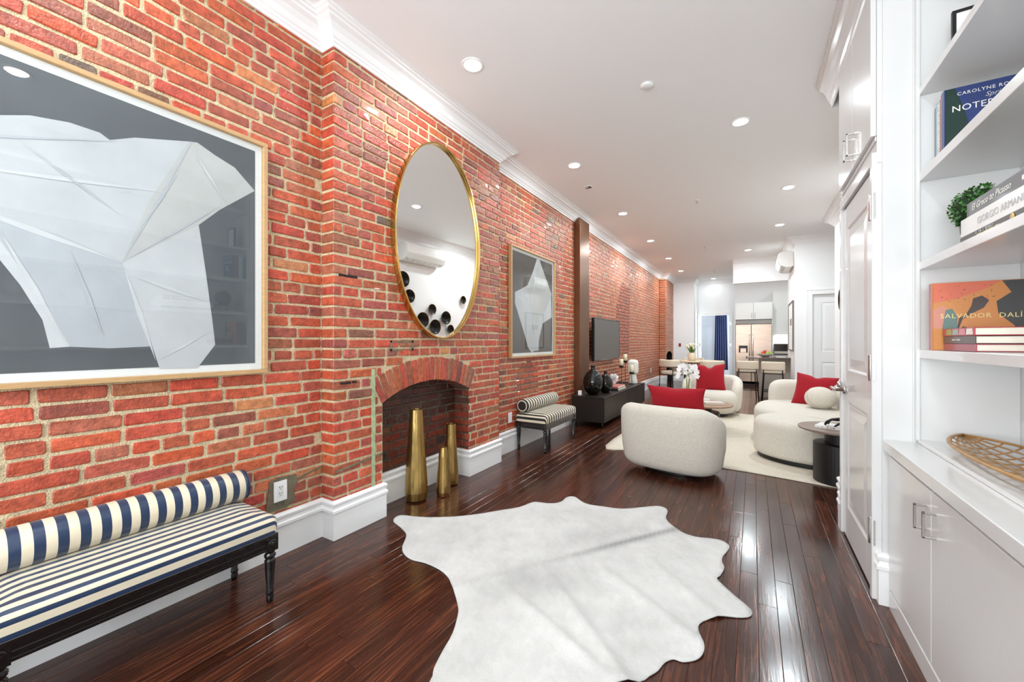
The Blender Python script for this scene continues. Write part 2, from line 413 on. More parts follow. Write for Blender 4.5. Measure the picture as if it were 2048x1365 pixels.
def in_arch(s, z):
    d = math.hypot(s - acy, z - acz)
    if OY0 - 0.004 < s < OY1 + 0.004 and z < max(SPR, arch_z(min(max(s, OY0), OY1))) + 0.01: return True
    ang = math.atan2(s - acy, z - acz); lim = math.asin(half / AR) + 0.018
    return AR - 0.01 < d < AR + RING + 0.012 and abs(ang) < lim
def breast_back(a, b, z):
    if a < 1.60 or b > 3.45: return 0.115
    return 0.012
def arch_bricks(r):
    its = []; lim = math.asin(half / AR) + 0.012; n = 19; dA = 2 * lim / n
    for k in range(n):
        a = -lim + dA * (k + 0.5); hw = dA * (AR + RING * 0.5) / 2 - 0.005
        V, F = brick_geo(-hw, hw, AR, AR + RING * r.uniform(0.95, 1.0), 0.009, 0.16, r)
        V = [(acy + d * math.sin(a) + s * math.cos(a), acz + d * math.cos(a) - s * math.sin(a), n_) for s, d, n_ in V]
        its.append([0.06, V, F, brick_tint(r, 0.0, 0.08)])
    return its
brick_wall(breast, lambda s, z, n: (BX + n, s, z), 1.562, 3.482, 0.20, 3.14, 23, block=in_arch, edge_back=breast_back, extra=arch_bricks,
           score=wall_score(BX, lambda s, z: ((s - 2.54) / 0.46) ** 2 + ((z - 2.08) / 0.74) ** 2 < 1),
           soot=lambda s, z: 0.35 * max(0, 1 - abs(s - 2.99) / 0.12) * (z < 0.9))
brick_wall(breast, lambda s, z, n: (s, OY1 - n, z), -2.432, BX + 0.004, 0.20, 0.90, 37, out=0.006, soot=lambda s, z: min(0.85, 0.25 + 0.5 * max(0, (z - 0.35) / 0.5) + 0.8 * max(0, -2.33 - s) / 0.1 * 0.4), header_every=0, nmax=60, score=lambda s, z, L: L if z > 0.2 else 0)
brick_wall(breast, lambda s, z, n: (-2.434 + n, s, z), OY0 + 0.0, OY1, 0.20, 0.95, 31, out=0.006, soot=lambda s, z: min(0.9, 0.62 + 0.22 * (z > 0.6) + 0.15 * max(0, (s - 2.5))), header_every=4, nmax=120, score=lambda s, z, L: L if z > 0.2 else 0)
# long recessed wall beyond the breast
mb = MB(); mb.box(WX - 0.12, 3.47, 0, WX, 12.40, CEIL)
wall_far = struct(mb.build('wall_left_far', m_mortar)); wall_far['label'] = 'long red brick wall beyond the chimney breast'
def hide_far(s, z): return (3.88 < s < 5.0 and 1.1 < z < 2.33) or (5.8 < s < 6.2)
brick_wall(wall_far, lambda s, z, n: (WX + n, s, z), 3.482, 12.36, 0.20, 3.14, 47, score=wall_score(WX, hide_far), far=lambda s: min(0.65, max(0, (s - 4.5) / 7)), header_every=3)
# far chimney breast
FY0, FY1, FS, FA = 12.52, 13.50, 0.86, 0.97
fcy = (FY0 + FY1) / 2; fh = (FY1 - FY0) / 2; fr_ = FA - FS; FR = (fh * fh + fr_ * fr_) / (2 * fr_); fcz = FA - FR
fz = lambda y: fcz + math.sqrt(max(0, FR * FR - (y - fcy) ** 2))
fp = [(FY0 + (FY1 - FY0) * k / 12, fz(FY0 + (FY1 - FY0) * k / 12)) for k in range(13)]
mb = MB(); mb.extrude([(FX, y, z) for y, z in [(12.38, 0), (FY0, 0)] + fp + [(FY1, 0), (13.8, 0), (13.8, CEIL), (12.38, CEIL)]], (-0.17, 0, 0)); mb.MI[3:17] = [1] * 14; mb.box(WX - 0.12, 12.38, 0, -2.372, 13.8, CEIL, mi=1)
farb = struct(mb.build('wall_far_breast', [m_mortar, M('firebox_soot', (20, 17, 15), 0.9)])); farb['label'] = 'far brick chimney breast with dark arched fireplace'
brick_wall(farb, lambda s, z, n: (FX + n, s, z), 12.372, 13.80, 0.20, 3.14, 53, block=lambda s, z: FY0 < s < FY1 and z < fz(min(max(s, FY0), FY1)) + 0.01,
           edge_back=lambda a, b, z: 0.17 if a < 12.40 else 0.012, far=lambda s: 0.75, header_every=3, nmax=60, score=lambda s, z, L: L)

# ---- plaster walls
def wbox(name, x0, y0, x1, y1, z0=0, z1=CEIL, m=m_white):
    mb = MB(); mb.box(x0, y0, z0, x1, y1, z1); return struct(mb.build(name, m))
wbox('wall_far_left', -2.5, 13.70, -1.59, 14.6)
DX0, DX1, DZ = -1.47, -0.65, 2.11
mb = MB(); mb.box(-1.60, 14.5, 0, DX0, 14.6, CEIL); mb.box(DX1, 14.5, 0, -0.46, 14.6, CEIL); mb.box(DX0, 14.5, DZ, DX1, 14.6, CEIL)
struct(mb.build('wall_far_end', m_white))
wbox('wall_kitchen_back', -0.47, 13.98, 2.3, 14.1)
wbox('wall_kitchen_side', 2.2, 9.4, 2.3, 14.0)
wbox('wall_right_far', 0.69, 9.46, 0.80, 11.2)
D2X0, D2X1, D2Z = 0.96, 1.76, 2.14
mb = MB(); mb.box(0.69, 9.36, 0, D2X0, 9.46, CEIL); mb.box(D2X1, 9.36, 0, 2.3, 9.46, CEIL); mb.box(D2X0, 9.36, D2Z, D2X1, 9.46, CEIL)
struct(mb.build('wall_cross', m_white))
wbox('wall_right', 1.13, 3.7, 1.25, 8.20)
wbox('wall_alcove', 1.25, 8.10, 2.3, 8.20); wbox('wall_alcove_side', 2.2, 8.2, 2.3, 9.4)
wbox('wall_closet_back', 0.97, -2.2, 1.1, 3.72)
mb = MB()
wins = [(-1.9, -0.8), (-0.5, 0.6)]
for a, b in ((-2.5, -1.9), (-0.8, -0.5), (0.6, 1.1)): mb.box(a, WB - 0.12, 0, b, WB, CEIL)
for a, b in wins: mb.box(a, WB - 0.12, 0, b, WB, 0.5); mb.box(a, WB - 0.12, 2.7, b, WB, CEIL)
struct(mb.build('wall_back', m_white))
for k, (a, b) in enumerate(wins):
    mb = MB(); y0, y1 = WB - 0.10, WB - 0.04
    mb.box(a, y0, 0.5, a + 0.05, y1, 2.7); mb.box(b - 0.05, y0, 0.5, b, y1, 2.7); mb.box(a, y0, 0.5, b, y1, 0.56); mb.box(a, y0, 2.64, b, y1, 2.7); mb.box(a, y0, 1.57, b, y1, 1.63)
    w = struct(mb.build('window_%d' % (k + 1), m_trim))
    mb = MB(); mb.box(a + 0.05, y0 + 0.02, 0.56, b - 0.05, y0 + 0.025, 1.57); mb.build('pane', glass_mat('window_glass'), w)
    mb = MB(); mb.box(a + 0.05, y0 + 0.02, 1.63, b - 0.05, y0 + 0.025, 2.64); mb.build('pane', glass_mat('window_glass'), w)
# bedroom beyond the far doorway
m_blue = M('pale_blue_paint', (206, 212, 218), 0.6)
mb = MB(); mb.box(-2.5, 16.9, 0, 0.4, 17.0, CEIL); mb.box(-2.6, 14.6, 0, -2.5, 17.0, CEIL); mb.box(0.3, 14.6, 0, 0.4, 17.0, CEIL); mb.box(-0.47, 14.1, 0, -0.40, 14.6, CEIL)
mb.box(-1.70, 15.3, 0, -1.05, 15.4, CEIL)
struct(mb.build('wall_bedroom', m_blue))
# dropped soffit over the kitchen
so = wbox('trim_kitchen_soffit', -0.42, 11.2, 0.69, 11.36, 2.68, CEIL)
# closet block between living room and bookcase
mb = MB(); mb.box(0.560, 2.555, 0, 0.97, 3.80, CEIL); mb.box(0.634, 2.54, 0.0, 0.97, 2.556, CEIL); mb.box(0.530, 2.54, 0.0, 0.634, 2.556, CEIL); mb.box(0.530, 2.555, 0, 0.561, 2.60, CEIL); mb.box(0.512, 3.36, 0, 0.561, 3.44, 2.115)
mb.box(0.512, 2.557, 2.115, 0.561, 3.44, CEIL)
struct(mb.build('wall_closet', m_gloss, bevel=0.002))

# ---- crown mouldings and baseboards
CR = [(0, 3.112), (0.012, 3.112), (0.014, 3.128), (0.026, 3.134), (0.030, 3.144), (0.042, 3.152), (0.060, 3.178), (0.085, 3.200), (0.112, 3.212), (0.116, 3.222), (0.132, 3.226), (0.136, 3.236), (0.150, 3.240), (0.150, CEIL), (0, CEIL)]
BB = [(0, 0.0), (0.018, 0.0), (0.018, 0.165), (0.026, 0.170), (0.026, 0.186), (0.018, 0.194), (0.015, 0.208), (0.022, 0.216), (0.024, 0.230), (0.012, 0.243), (0, 0.245)]
LW, LB = WX + 0.006, BX + 0.006
struct(sweep([(LW, WB), (LW, 1.57), (LB, 1.57), (LB, 3.475), (LW, 3.475), (LW, 12.38), (FX + 0.006, 12.38), (FX + 0.006, 13.70), (-1.59, 13.70), (-1.59, 14.5), (-0.42, 14.5)], CR).build('trim_1', m_trim))
struct(sweep([(-0.42, 11.2), (0.69, 11.2)], [(o * 0.8, CEIL - (CEIL - z) * 0.8) for o, z in CR]).build('trim_2', m_trim))
CR3 = [(o * 0.62, CEIL - (CEIL - z) * 1.75) for o, z in CR]
struct(sweep([(0.97, 3.80), (0.512, 3.80), (0.512, 2.55), (0.53, 2.54), (0.645, 2.54)], CR3).build('trim_3', m_gloss))
struct(sweep([(2.2, 9.36), (0.69, 9.36), (0.69, 11.2)][::-1], CR).build('trim_4', m_trim)) if False else struct(sweep([(0.69, 11.2), (0.69, 9.36), (2.2, 9.36)], [(o, z) for o, z in CR]).build('trim_4', m_trim))
struct(sweep([(2.2, 8.2), (1.13, 8.2), (1.13, 3.80)][0:3], CR).build('trim_5', m_trim))
# sweep() offsets to the right of travel
bl = 'baseboard_left'
struct(sweep([(LW, WB), (LW, 1.57), (LB, 1.57), (LB, OY0), (-2.428, OY0), (-2.428, OY1), (LB, OY1), (LB, 3.475), (LW, 3.475), (LW, 12.38), (FX + 0.006, 12.38), (FX + 0.006, FY0)], BB).build('baseboard_left', m_trim))
struct(sweep([(FX + 0.006, FY1), (FX + 0.006, 13.70), (-1.59, 13.70), (-1.59, 14.5), (DX0 - 0.08, 14.5)], BB).build('baseboard_far', m_trim))
struct(sweep([(0.69, 11.2), (0.69, 9.36), (D2X0 - 0.09, 9.36)], BB).build('baseboard_cross', m_trim))
struct(sweep([(1.13, 8.2), (1.13, 3.80)], BB).build('baseboard_right', m_trim))
struct(sweep([(0.9, 3.80), (0.560, 3.80), (0.560, 3.44), (0.512, 3.44), (0.512, 3.40)], BB).build('baseboard_closet', m_trim))
struct(sweep([(0.529, 2.62), (0.529, 2.54), (0.56, 2.54)], BB).build('baseboard_pilaster', m_trim))

# ---- casings and doors
def casing(name, x0, x1, zt, y, w=0.08, d=0.02):
    mb = MB(); mb.box(x0 - w, y - d, 0, x0, y, zt + w); mb.box(x1, y - d, 0, x1 + w, y, zt + w); mb.box(x0, y - d, zt, x1, y, zt + w)
    mb.box(x0 - w - 0.012, y - d - 0.008, 0, x0 - w + 0.012, y, zt + w + 0.012); mb.box(x1 + w - 0.012, y - d - 0.008, 0, x1 + w + 0.012, y, zt + w + 0.012); mb.box(x0 - w, y - d - 0.008, zt + w - 0.012, x1 + w, y, zt + w + 0.012)
    return struct(mb.build(name, m_trim, bevel=0.003))
casing('trim_6', DX0, DX1, DZ, 14.5)
casing('trim_7', D2X0, D2X1, D2Z, 9.36, 0.09)
def panel_door(name, w, h, t, panels, mat, mold=0.018):
    """door leaf in local space: width +x, thickness y (front at y=0), height z; raised panels with ogee rails"""
    mb = MB(); xs = [0, panels[0][0], panels[0][1], w]
    mb.box(0, 0.008, 0, w, t, h); mb.box(0, 0, 0, panels[0][0], 0.008, h); mb.box(panels[0][1], 0, 0, w, 0.008, h); zz = 0
    for x0, x1, z0, z1 in panels: mb.box(x0, 0, zz, x1, 0.008, z0); zz = z1
    mb.box(panels[0][0], 0, zz, panels[0][1], 0.008, h)
    o = mb.build(name, mat, bevel=0.002)
    for x0, x1, z0, z1 in panels:
        m2 = MB(); q = mold
        r0 = [(x0, 0.0, z0), (x1, 0.0, z0), (x1, 0.0, z1), (x0, 0.0, z1)]; r1 = [(x0 + q * 0.5, 0.0075, z0 + q * 0.5), (x1 - q * 0.5, 0.0075, z0 + q * 0.5), (x1 - q * 0.5, 0.0075, z1 - q * 0.5), (x0 + q * 0.5, 0.0075, z1 - q * 0.5)]
        r2 = [(x0 + q, 0.0075, z0 + q), (x1 - q, 0.0075, z0 + q), (x1 - q, 0.0075, z1 - q), (x0 + q, 0.0075, z1 - q)]; r3 = [(x0 + q * 3, 0.001, z0 + q * 3), (x1 - q * 3, 0.001, z0 + q * 3), (x1 - q * 3, 0.001, z1 - q * 3), (x0 + q * 3, 0.001, z1 - q * 3)]
        v = r0 + r1 + r2 + r3; f = []
        for k in range(3): f += [(k * 4 + i, k * 4 + (i + 1) % 4, (k + 1) * 4 + (i + 1) % 4, (k + 1) * 4 + i) for i in range(4)]
        f.append((12, 13, 14, 15)); m2.add(v, f); m2.build('panel', mat, o)
    return o
# closet door in the X=0.5 plane, hinged on the near side
d1 = panel_door('door_1', 0.755, 2.09, 0.035, [(0.13, 0.625, 0.20, 0.86), (0.13, 0.625, 1.06, 1.95)], m_gloss, 0.024)
d1.location = (0.508, 3.357, 0.012); d1.rotation_euler = (0, 0, -PI / 2); struct(d1); d1['label'] = 'white two panel closet door with nickel hinges'
mb = MB(); mb.box(0.494, 2.562, 0, 0.532, 2.600, 2.17); mb.box(0.494, 3.36, 0, 0.532, 3.40, 2.17); mb.box(0.4945, 2.600, 2.115, 0.532, 3.36, 2.1695)
struct(mb.build('trim_8', m_gloss, bevel=0.003))
for z in (0.25, 1.05, 1.84):
    mb = MB(); mb.box(0.735, -0.008, z, 0.80, -0.002, z + 0.12); mb.lathe([(0.008, z - 0.005), (0.009, z), (0.009, z + 0.12), (0.008, z + 0.125)], (0.762, -0.012, 0), 12)
    h = mb.build('hinge', m_chrome, d1); h['label'] = 'nickel door hinge'
mb = MB(); R = Matrix.Rotation(PI / 2, 3, 'X'); mb.lathe([(0.028, 0), (0.028, 0.012), (0.012, 0.014), (0.012, 0.05)], (0.06, 0, 0.93), 20, R=R)
mb.tube([(0.06, -0.05, 0.93), (0.06, -0.055, 0.93), (0.02, -0.056, 0.93), (0.175 - 0.0, -0.056, 0.93)][1:3] + [], 0.009); mb.tube([(0.065, -0.055, 0.93), (-0.05, -0.056, 0.932)], 0.009); mb.lathe([(0.012, 0), (0.014, 0.02), (0.01, 0.035)], (0.06, -0.03, 0.945), 14)
h = mb.build('handle', m_chrome, d1); h['label'] = 'polished nickel lever handle'
# far two-panel door
d2 = panel_door('door_2', D2X1 - D2X0, D2Z - 0.01, 0.04, [(0.14, 0.66, 0.22, 0.86), (0.14, 0.66, 1.06, 1.98)], m_white, 0.02)
d2.location = (D2X0, 9.40, 0.008); struct(d2); d2['label'] = 'white panelled door behind the sofa'
# hinges on the bedroom doorway casing
for xx, zz in ((DX0 - 0.05, 1.78), (DX0 - 0.05, 1.1), (DX1 + 0.02, 1.78), (DX1 + 0.02, 1.1)):
    mb = MB(); mb.box(xx, 14.472, zz, xx + 0.03, 14.482, zz + 0.10); o = mb.build('trim_9', m_chrome); struct(o); o['label'] = 'small metal hinge on the bedroom door frame'

# ================================================================ SOFT SHAPES
def offset_outline(P, d):
    n = len(P); out = []
    for i in range(n):
        a = Vector(P[i - 1]); b = Vector(P[(i + 1) % n]); t = (b - a).normalized(); out.append((P[i][0] - t.y * d, P[i][1] + t.x * d))
    return out
def ccw(P):
    a = sum(P[i][0] * P[(i + 1) % len(P)][1] - P[(i + 1) % len(P)][0] * P[i][1] for i in range(len(P)))
    return P if a > 0 else P[::-1]
def smooth_closed(pts, per=6):
    n = len(pts); out = []
    for i in range(n):
        p0, p1, p2, p3 = (Vector(pts[(i + k) % n]) for k in (-1, 0, 1, 2))
        for j in range(per):
            t = j / per; out.append(tuple(0.5 * ((2 * p1) + (-p0 + p2) * t + (2 * p0 - 5 * p1 + 4 * p2 - p3) * t * t + (-p0 + 3 * p1 - 3 * p2 + p3) * t ** 3)))
    return out
def smooth_open(pts, per=6):
    P = [Vector(p) for p in pts]; P = [P[0] * 2 - P[1]] + P + [P[-1] * 2 - P[-2]]; out = []
    for i in range(1, len(P) - 2):
        p0, p1, p2, p3 = P[i - 1:i + 3]
        for j in range(per):
            t = j / per; out.append(0.5 * ((2 * p1) + (-p0 + p2) * t + (2 * p0 - 5 * p1 + 4 * p2 - p3) * t * t + (-p0 + 3 * p1 - 3 * p2 + p3) * t ** 3))
    return out + [P[-2]]
def superellipse(w, d, p=3.0, n=48):
    out = []
    for i in range(n):
        a = 2 * PI * i / n; c, s = math.cos(a), math.sin(a)
        out.append((w / 2 * math.copysign(abs(c) ** (2 / p), c), d / 2 * math.copysign(abs(s) ** (2 / p), s)))
    return out
def soft_prism(mb, outline, z0, z1, r, rb=None, crown=0.0, mi=0, taper=0.0, shrink=False):
    """upholstered block: plan outline, rounded top and bottom edges, optional crowned top and narrower foot"""
    P = ccw(list(outline)); hw = max(abs(p[0]) for p in P); hh = max(abs(p[1]) for p in P); rb = rb if rb is not None else r * 0.5; rings = []
    cx = sum(p[0] for p in P) / len(P); cy = sum(p[1] for p in P) / len(P)
    def ring(d, z):
        Q = ([(x * (1 - d / hw), y * (1 - d / hh)) for x, y in P] if shrink else offset_outline(P, d)) if d else P; k = 1 - taper * (1 - min(1, (z - z0) / (0.6 * (z1 - z0)))) ** 2 if taper else 1
        rings.append([(cx + (x - cx) * k, cy + (y - cy) * k, z) for x, y in Q])
    for k in range(4): a = PI / 2 * k / 4; ring(rb * (1 - math.sin(a)), z0 + rb * (1 - math.cos(a)))
    nb = 5
    for k in range(nb + 1): ring(0, z0 + rb + (z1 - r - z0 - rb) * k / nb)
    for k in range(1, 7): a = PI / 2 * k / 6; ring(r * (1 - math.cos(a)), z1 - r + r * math.sin(a))
    if crown:
        for k in (1, 2): ring(r + 0.03 * k, z1 + crown * (0.6, 0.9)[k - 1])
    mb.rings(rings, True, mi)
    return mb
def curved_back(mb, path, thick, z0, ztops, mi=0, taper=0.0, cx=0, cy=0, rb=0.05, lean=0.0):
    """upholstered backrest: plan centre line, thickness, foot height, top height along it; round ends"""
    P = [Vector(p) for p in path]; n = len(P); rings = []
    ts = ztops if isinstance(ztops, (list, tuple)) else [ztops] * n
    for k in range(n):
        d = (P[min(k + 1, n - 1)] - P[max(k - 1, 0)]).normalized(); nr = Vector((d.y, -d.x))
        e = min(k, n - 1 - k); sc = math.sqrt(max(0.0, 1 - (1 - min(1, (e + 0.15) / 4)) ** 2)); h = thick / 2 * sc; zt = z0 + (ts[k] - z0) * (0.80 + 0.20 * sc)
        hb = z0 + (1 - sc) * 0.08; loop = []
        m = 8
        for j in range(m + 1): a = PI * j / m; loop.append((h * math.cos(a), zt - thick / 2 + thick / 2 * math.sin(a) * 1.0))
        for j in range(1, 4): loop.append((-h, zt - thick / 2 - (zt - thick / 2 - hb - rb) * j / 4))
        for j in range(5): a = PI / 2 * j / 4; loop.append((-h + min(rb, h) * (1 - math.cos(a)), hb + rb * (1 - math.sin(a))))
        for j in range(4, -1, -1): a = PI / 2 * j / 4; loop.append((h - min(rb, h) * (1 - math.cos(a)), hb + rb * (1 - math.sin(a))))
        for j in range(3, 0, -1): loop.append((h, zt - thick / 2 - (zt - thick / 2 - hb - rb) * j / 4))
        ring = []
        for o, z in loop:
            x, y = P[k].x + nr.x * (o + lean * (z - z0)), P[k].y + nr.y * (o + lean * (z - z0))
            q = 1 - taper * max(0, 1 - (z - z0) / 0.42) ** 2
            ring.append((cx + (x - cx) * q, cy + (y - cy) * q, z))
        rings.append(ring)
    mb.rings(rings, True, mi); return mb
def pillow_mesh(w, h, t, pinch=0.06, n=22, chop=0.0):
    mb = MB(); top = []; bot = []
    for j in range(n + 1):
        for i in range(n + 1):
            u = i / n * 2 - 1; v = j / n * 2 - 1
            x = w / 2 * u * (1 - pinch * (1 - v * v) * abs(u) ** 3 - 0.0); y = h / 2 * v * (1 - pinch * (1 - u * u) * abs(v) ** 3)
            z = t / 2 * (max(0, 1 - abs(u) ** 2.4) ** 0.6) * (max(0, 1 - abs(v) ** 2.4) ** 0.6)
            y -= chop * math.exp(-(u / 0.22) ** 2) * max(0, v) ** 3; top.append((x, y, z + 0.003)); bot.append((x, y, -z - 0.003))
    N = (n + 1) ** 2; f = []
    for j in range(n):
        for i in range(n):
            a = j * (n + 1) + i; f.append((a, a + 1, a + n + 2, a + n + 1)); f.append((N + a, N + a + n + 1, N + a + n + 2, N + a + 1))
    ed = [i for i in range(n + 1)] + [j * (n + 1) + n for j in range(1, n + 1)] + [n * (n + 1) + i for i in range(n - 1, -1, -1)] + [j * (n + 1) for j in range(n - 1, 0, -1)]
    for k in range(len(ed)): a, b = ed[k], ed[(k + 1) % len(ed)]; f.append((a, N + a, N + b, b))
    mb.add(top + bot, f, True); return mb
def filled(outline, step, zf, jitter=0.0):
    """sheet of triangles inside an outline with height function"""
    from_x = min(p[0] for p in outline); to_x = max(p[0] for p in outline); fy = min(p[1] for p in outline); ty = max(p[1] for p in outline)
    def inside(x, y):
        c = False; n = len(outline)
        for i in range(n):
            x1, y1 = outline[i]; x2, y2 = outline[i - 1]
            if (y1 > y) != (y2 > y) and x < (x2 - x1) * (y - y1) / (y2 - y1) + x1: c = not c
        return c
    pts = list(outline); n = len(pts); y = fy
    def near(x, y): return any((x - a) ** 2 + (y - b) ** 2 < (step * 0.55) ** 2 for a, b in outline)
    while y < ty:
        x = from_x
        while x < to_x:
            if inside(x, y) and not near(x, y): pts.append((x, y))
            x += step
        y += step
    v, e, f, *_ = delaunay_2d_cdt([Vector(p) for p in pts], [(i, (i + 1) % n) for i in range(n)], [], 1, 1e-5)
    return [(p.x, p.y, zf(p.x, p.y)) for p in v], [tuple(t) for t in f]

# ================================================================ WALL THINGS
HIDE=[(-2.131,1.932),(-2.17,1.998),(-2.146,2.037),(-2.063,2.063),(-1.946,2.117),(-1.809,2.216),(-1.699,2.33),(-1.597,2.465),(-1.502,2.591),(-1.46,2.722),(-1.398,2.75),(-1.327,2.759),(-1.276,2.849),(-1.274,2.952),(-1.225,2.992),(-1.147,2.936),(-1.074,2.907),(-0.967,2.925),(-0.843,2.954),(-0.735,3.042),(-0.629,3.143),(-0.566,3.144),(-0.535,3.087),(-0.525,2.965),(-0.476,2.877),(-0.395,2.798),(-0.314,2.778),(-0.228,2.804),(-0.167,2.809),(-0.125,2.765),(-0.126,2.705),(-0.149,2.605),(-0.149,2.538),(-0.135,2.483),(-0.147,2.391),(-0.162,2.347),(-0.132,2.299),(-0.075,2.231),(-0.029,2.183),(-0.004,2.145),(-0.01,2.103),(-0.044,2.072),(-0.112,2.036),(-0.178,1.971),(-0.202,1.925),(-0.2,1.879),(-0.175,1.807),(-0.167,1.764),(-0.176,1.727),(-0.199,1.694),(-0.235,1.666),(-0.267,1.662),(-0.293,1.625),(-0.307,1.574),(-0.33,1.531),(-0.355,1.486),(-0.47,1.37),(-0.6,1.2),(-0.72,1.0),(-0.86,0.9),(-1.0,0.93),(-1.011,1.088),(-1.039,1.142),(-1.068,1.226),(-1.096,1.321),(-1.147,1.418),(-1.183,1.466),(-1.259,1.534),(-1.319,1.581),(-1.377,1.623),(-1.464,1.653),(-1.576,1.661),(-1.664,1.647),(-1.746,1.666),(-1.813,1.713),(-1.876,1.8),(-1.927,1.853),(-2.03,1.898)]
ART1=[[(-0.45,1.95),(0.05,2.0),(0.275,2.08),(0.346,2.114),(0.449,2.135),(0.536,2.133),(0.566,2.115),(0.647,2.161),(0.845,2.229),(0.698,1.898),(0.606,1.597),(0.422,1.675),(0.275,1.709),(-0.3,1.75)],[(0.845,2.229),(0.88,2.239),(0.955,2.207),(1.047,2.177),(1.146,2.085),(0.977,1.932),(0.886,1.831),(0.606,1.597),(0.698,1.898)],[(0.886,1.831),(0.916,1.6),(0.944,1.362),(0.957,1.235),(0.88,1.119),(0.734,1.125),(0.664,1.394),(0.606,1.597)],[(0.606,1.597),(0.664,1.394),(0.704,1.229),(0.566,1.222),(0.449,1.23),(0.396,1.375),(0.275,1.623),(0.275,1.709),(0.422,1.675)],[(0.275,1.709),(0.275,1.623),(0.396,1.375),(0.449,1.23),(0.396,1.225),(0.377,1.335),(0.322,1.464),(0.275,1.55),(0.0,1.62),(-0.3,1.75)]]
ART2=[[(4.508,2.305),(4.574,2.311),(4.725,2.136),(4.869,1.976),(4.938,1.906),(4.929,1.801),(4.944,1.581),(4.67,1.491),(4.561,1.267),(4.556,1.138),(4.431,1.134),(4.368,1.112),(4.282,1.172),(4.14,1.413),(4.005,1.632),(3.962,1.695),(3.962,1.827),(4.094,1.875),(4.258,1.94),(4.38,2.098)],[(4.535,2.291),(4.725,2.136),(4.914,1.903),(4.67,1.616),(4.469,1.447),(4.355,1.68),(4.258,1.882),(4.456,2.121)],[(4.929,1.879),(4.944,1.594),(4.67,1.491),(4.725,1.632)]]
m_oak = M('pale_oak_frame', (190, 152, 106), 0.5, var=0.12, vscale=14, stretch=(1, 1, 8), wpos=True)
m_mat = M('white_mat_board', (244, 244, 242), 0.8)
m_paint = [M('paint_white_%d' % k, c, 0.85, var=0.075, vscale=4.5, bump=0.35, bscale=7, wpos=True, detail=10) for k, c in enumerate([(198, 200, 202), (194, 194, 191), (202, 203, 205), (186, 189, 194), (210, 211, 212)])]
def framed_art(name, label, y0, y1, z0, z1, polys, cols, bg, creases=(), xw=WX + 0.010):
    t = thing(name, label, 'artwork', (xw, (y0 + y1) / 2, z0)); yc = (y0 + y1) / 2
    L = lambda x, y, z: (x, y - yc, z - z0)
    fw, fd, mw = 0.022, 0.042, 0.035
    for a, b, c, d in ((y0, y1, z0, z0 + fw), (y0, y1, z1 - fw, z1), (y0, y0 + fw, z0 + fw, z1 - fw), (y1 - fw, y1, z0 + fw, z1 - fw)):
        mb = MB(); mb.box(*L(0, a, c), *L(fd, b, d)); mb.build('frame_rail', m_oak, t, bevel=0.002)
    mb = MB(); mb.box(*L(0.004, y0 + fw, z0 + fw), *L(0.016, y1 - fw, z1 - fw)); mb.build('mat_board', m_mat, t)
    mb = MB(); mb.box(*L(0.016, y0 + fw + mw, z0 + fw + mw), *L(0.0175, y1 - fw - mw, z1 - fw - mw))
    for k, P in enumerate(polys):
        v = [L(0.0180 + 0.0002 * k, y, z) for y, z in P]; mb.add(v, [tuple(range(len(v)))], mi=1 + k)
    for k, (p, q, w) in enumerate(creases):
        d = Vector((q[0] - p[0], q[1] - p[1])).normalized(); nx, nz = -d.y * w, d.x * w; mx_, mz_ = (p[0] + q[0]) / 2, (p[1] + q[1]) / 2
        xc = 0.0192 + 0.00015 * k; v = [L(xc, *p), L(xc, mx_ - nx, mz_ - nz), L(xc, *q), L(xc, mx_ + nx, mz_ + nz)]; mb.add(v, [(0, 1, 2, 3)], mi=1 + len(polys) + k % 2)
    mb.build('print', [bg] + cols + [m_paint[4], m_paint[3]], t)
    mb = MB(); mb.box(*L(0.026, y0 + fw, z0 + fw), *L(0.028, y1 - fw, z1 - fw)); mb.build('glazing', glass_mat('picture_glass', (0.97, 0.98, 0.98), 1.52), t)
    return t
framed_art('framed_artwork', 'large wide oak framed painting of folded white sheet on slate grey', -0.72, 1.205, 1.075, 2.362, ART1, m_paint, M('slate_paint', (84, 89, 93), 0.8, var=0.1, vscale=6, bump=0.1, bscale=20, wpos=True),
           [((0.1, 1.76), (0.606, 1.597), 0.012), ((0.606, 1.597), (0.86, 2.235), 0.006), ((0.606, 1.597), (0.72, 1.16), 0.010), ((0.606, 1.60), (1.0, 1.97), 0.006), ((0.275, 1.66), (0.44, 1.24), 0.010), ((0.0, 1.90), (0.62, 2.13), 0.005), ((0.1, 1.85), (0.75, 1.95), 0.008), ((0.66, 1.75), (0.80, 2.05), 0.006), ((0.62, 1.55), (0.93, 1.45), 0.008), ((0.45, 1.62), (0.55, 1.26), 0.007), ((0.72, 1.16), (0.93, 1.30), 0.006), ((0.30, 2.02), (0.60, 1.80), 0.004), ((0.86, 2.2), (1.0, 1.98), 0.006)])
framed_art('framed_artwork', 'upright oak framed painting of draped white cloth, beyond the oval mirror', 3.845, 5.02, 1.06, 2.365, ART2, [m_paint[0], m_paint[1], m_paint[4]], M('umber_paint', (78, 72, 66), 0.8, var=0.12, vscale=6, wpos=True),
           [((4.52, 2.30), (4.36, 1.68), 0.012), ((4.36, 1.68), (4.46, 1.15), 0.014), ((3.97, 1.80), (4.30, 1.72), 0.012), ((4.66, 1.62), (4.93, 1.88), 0.012)])

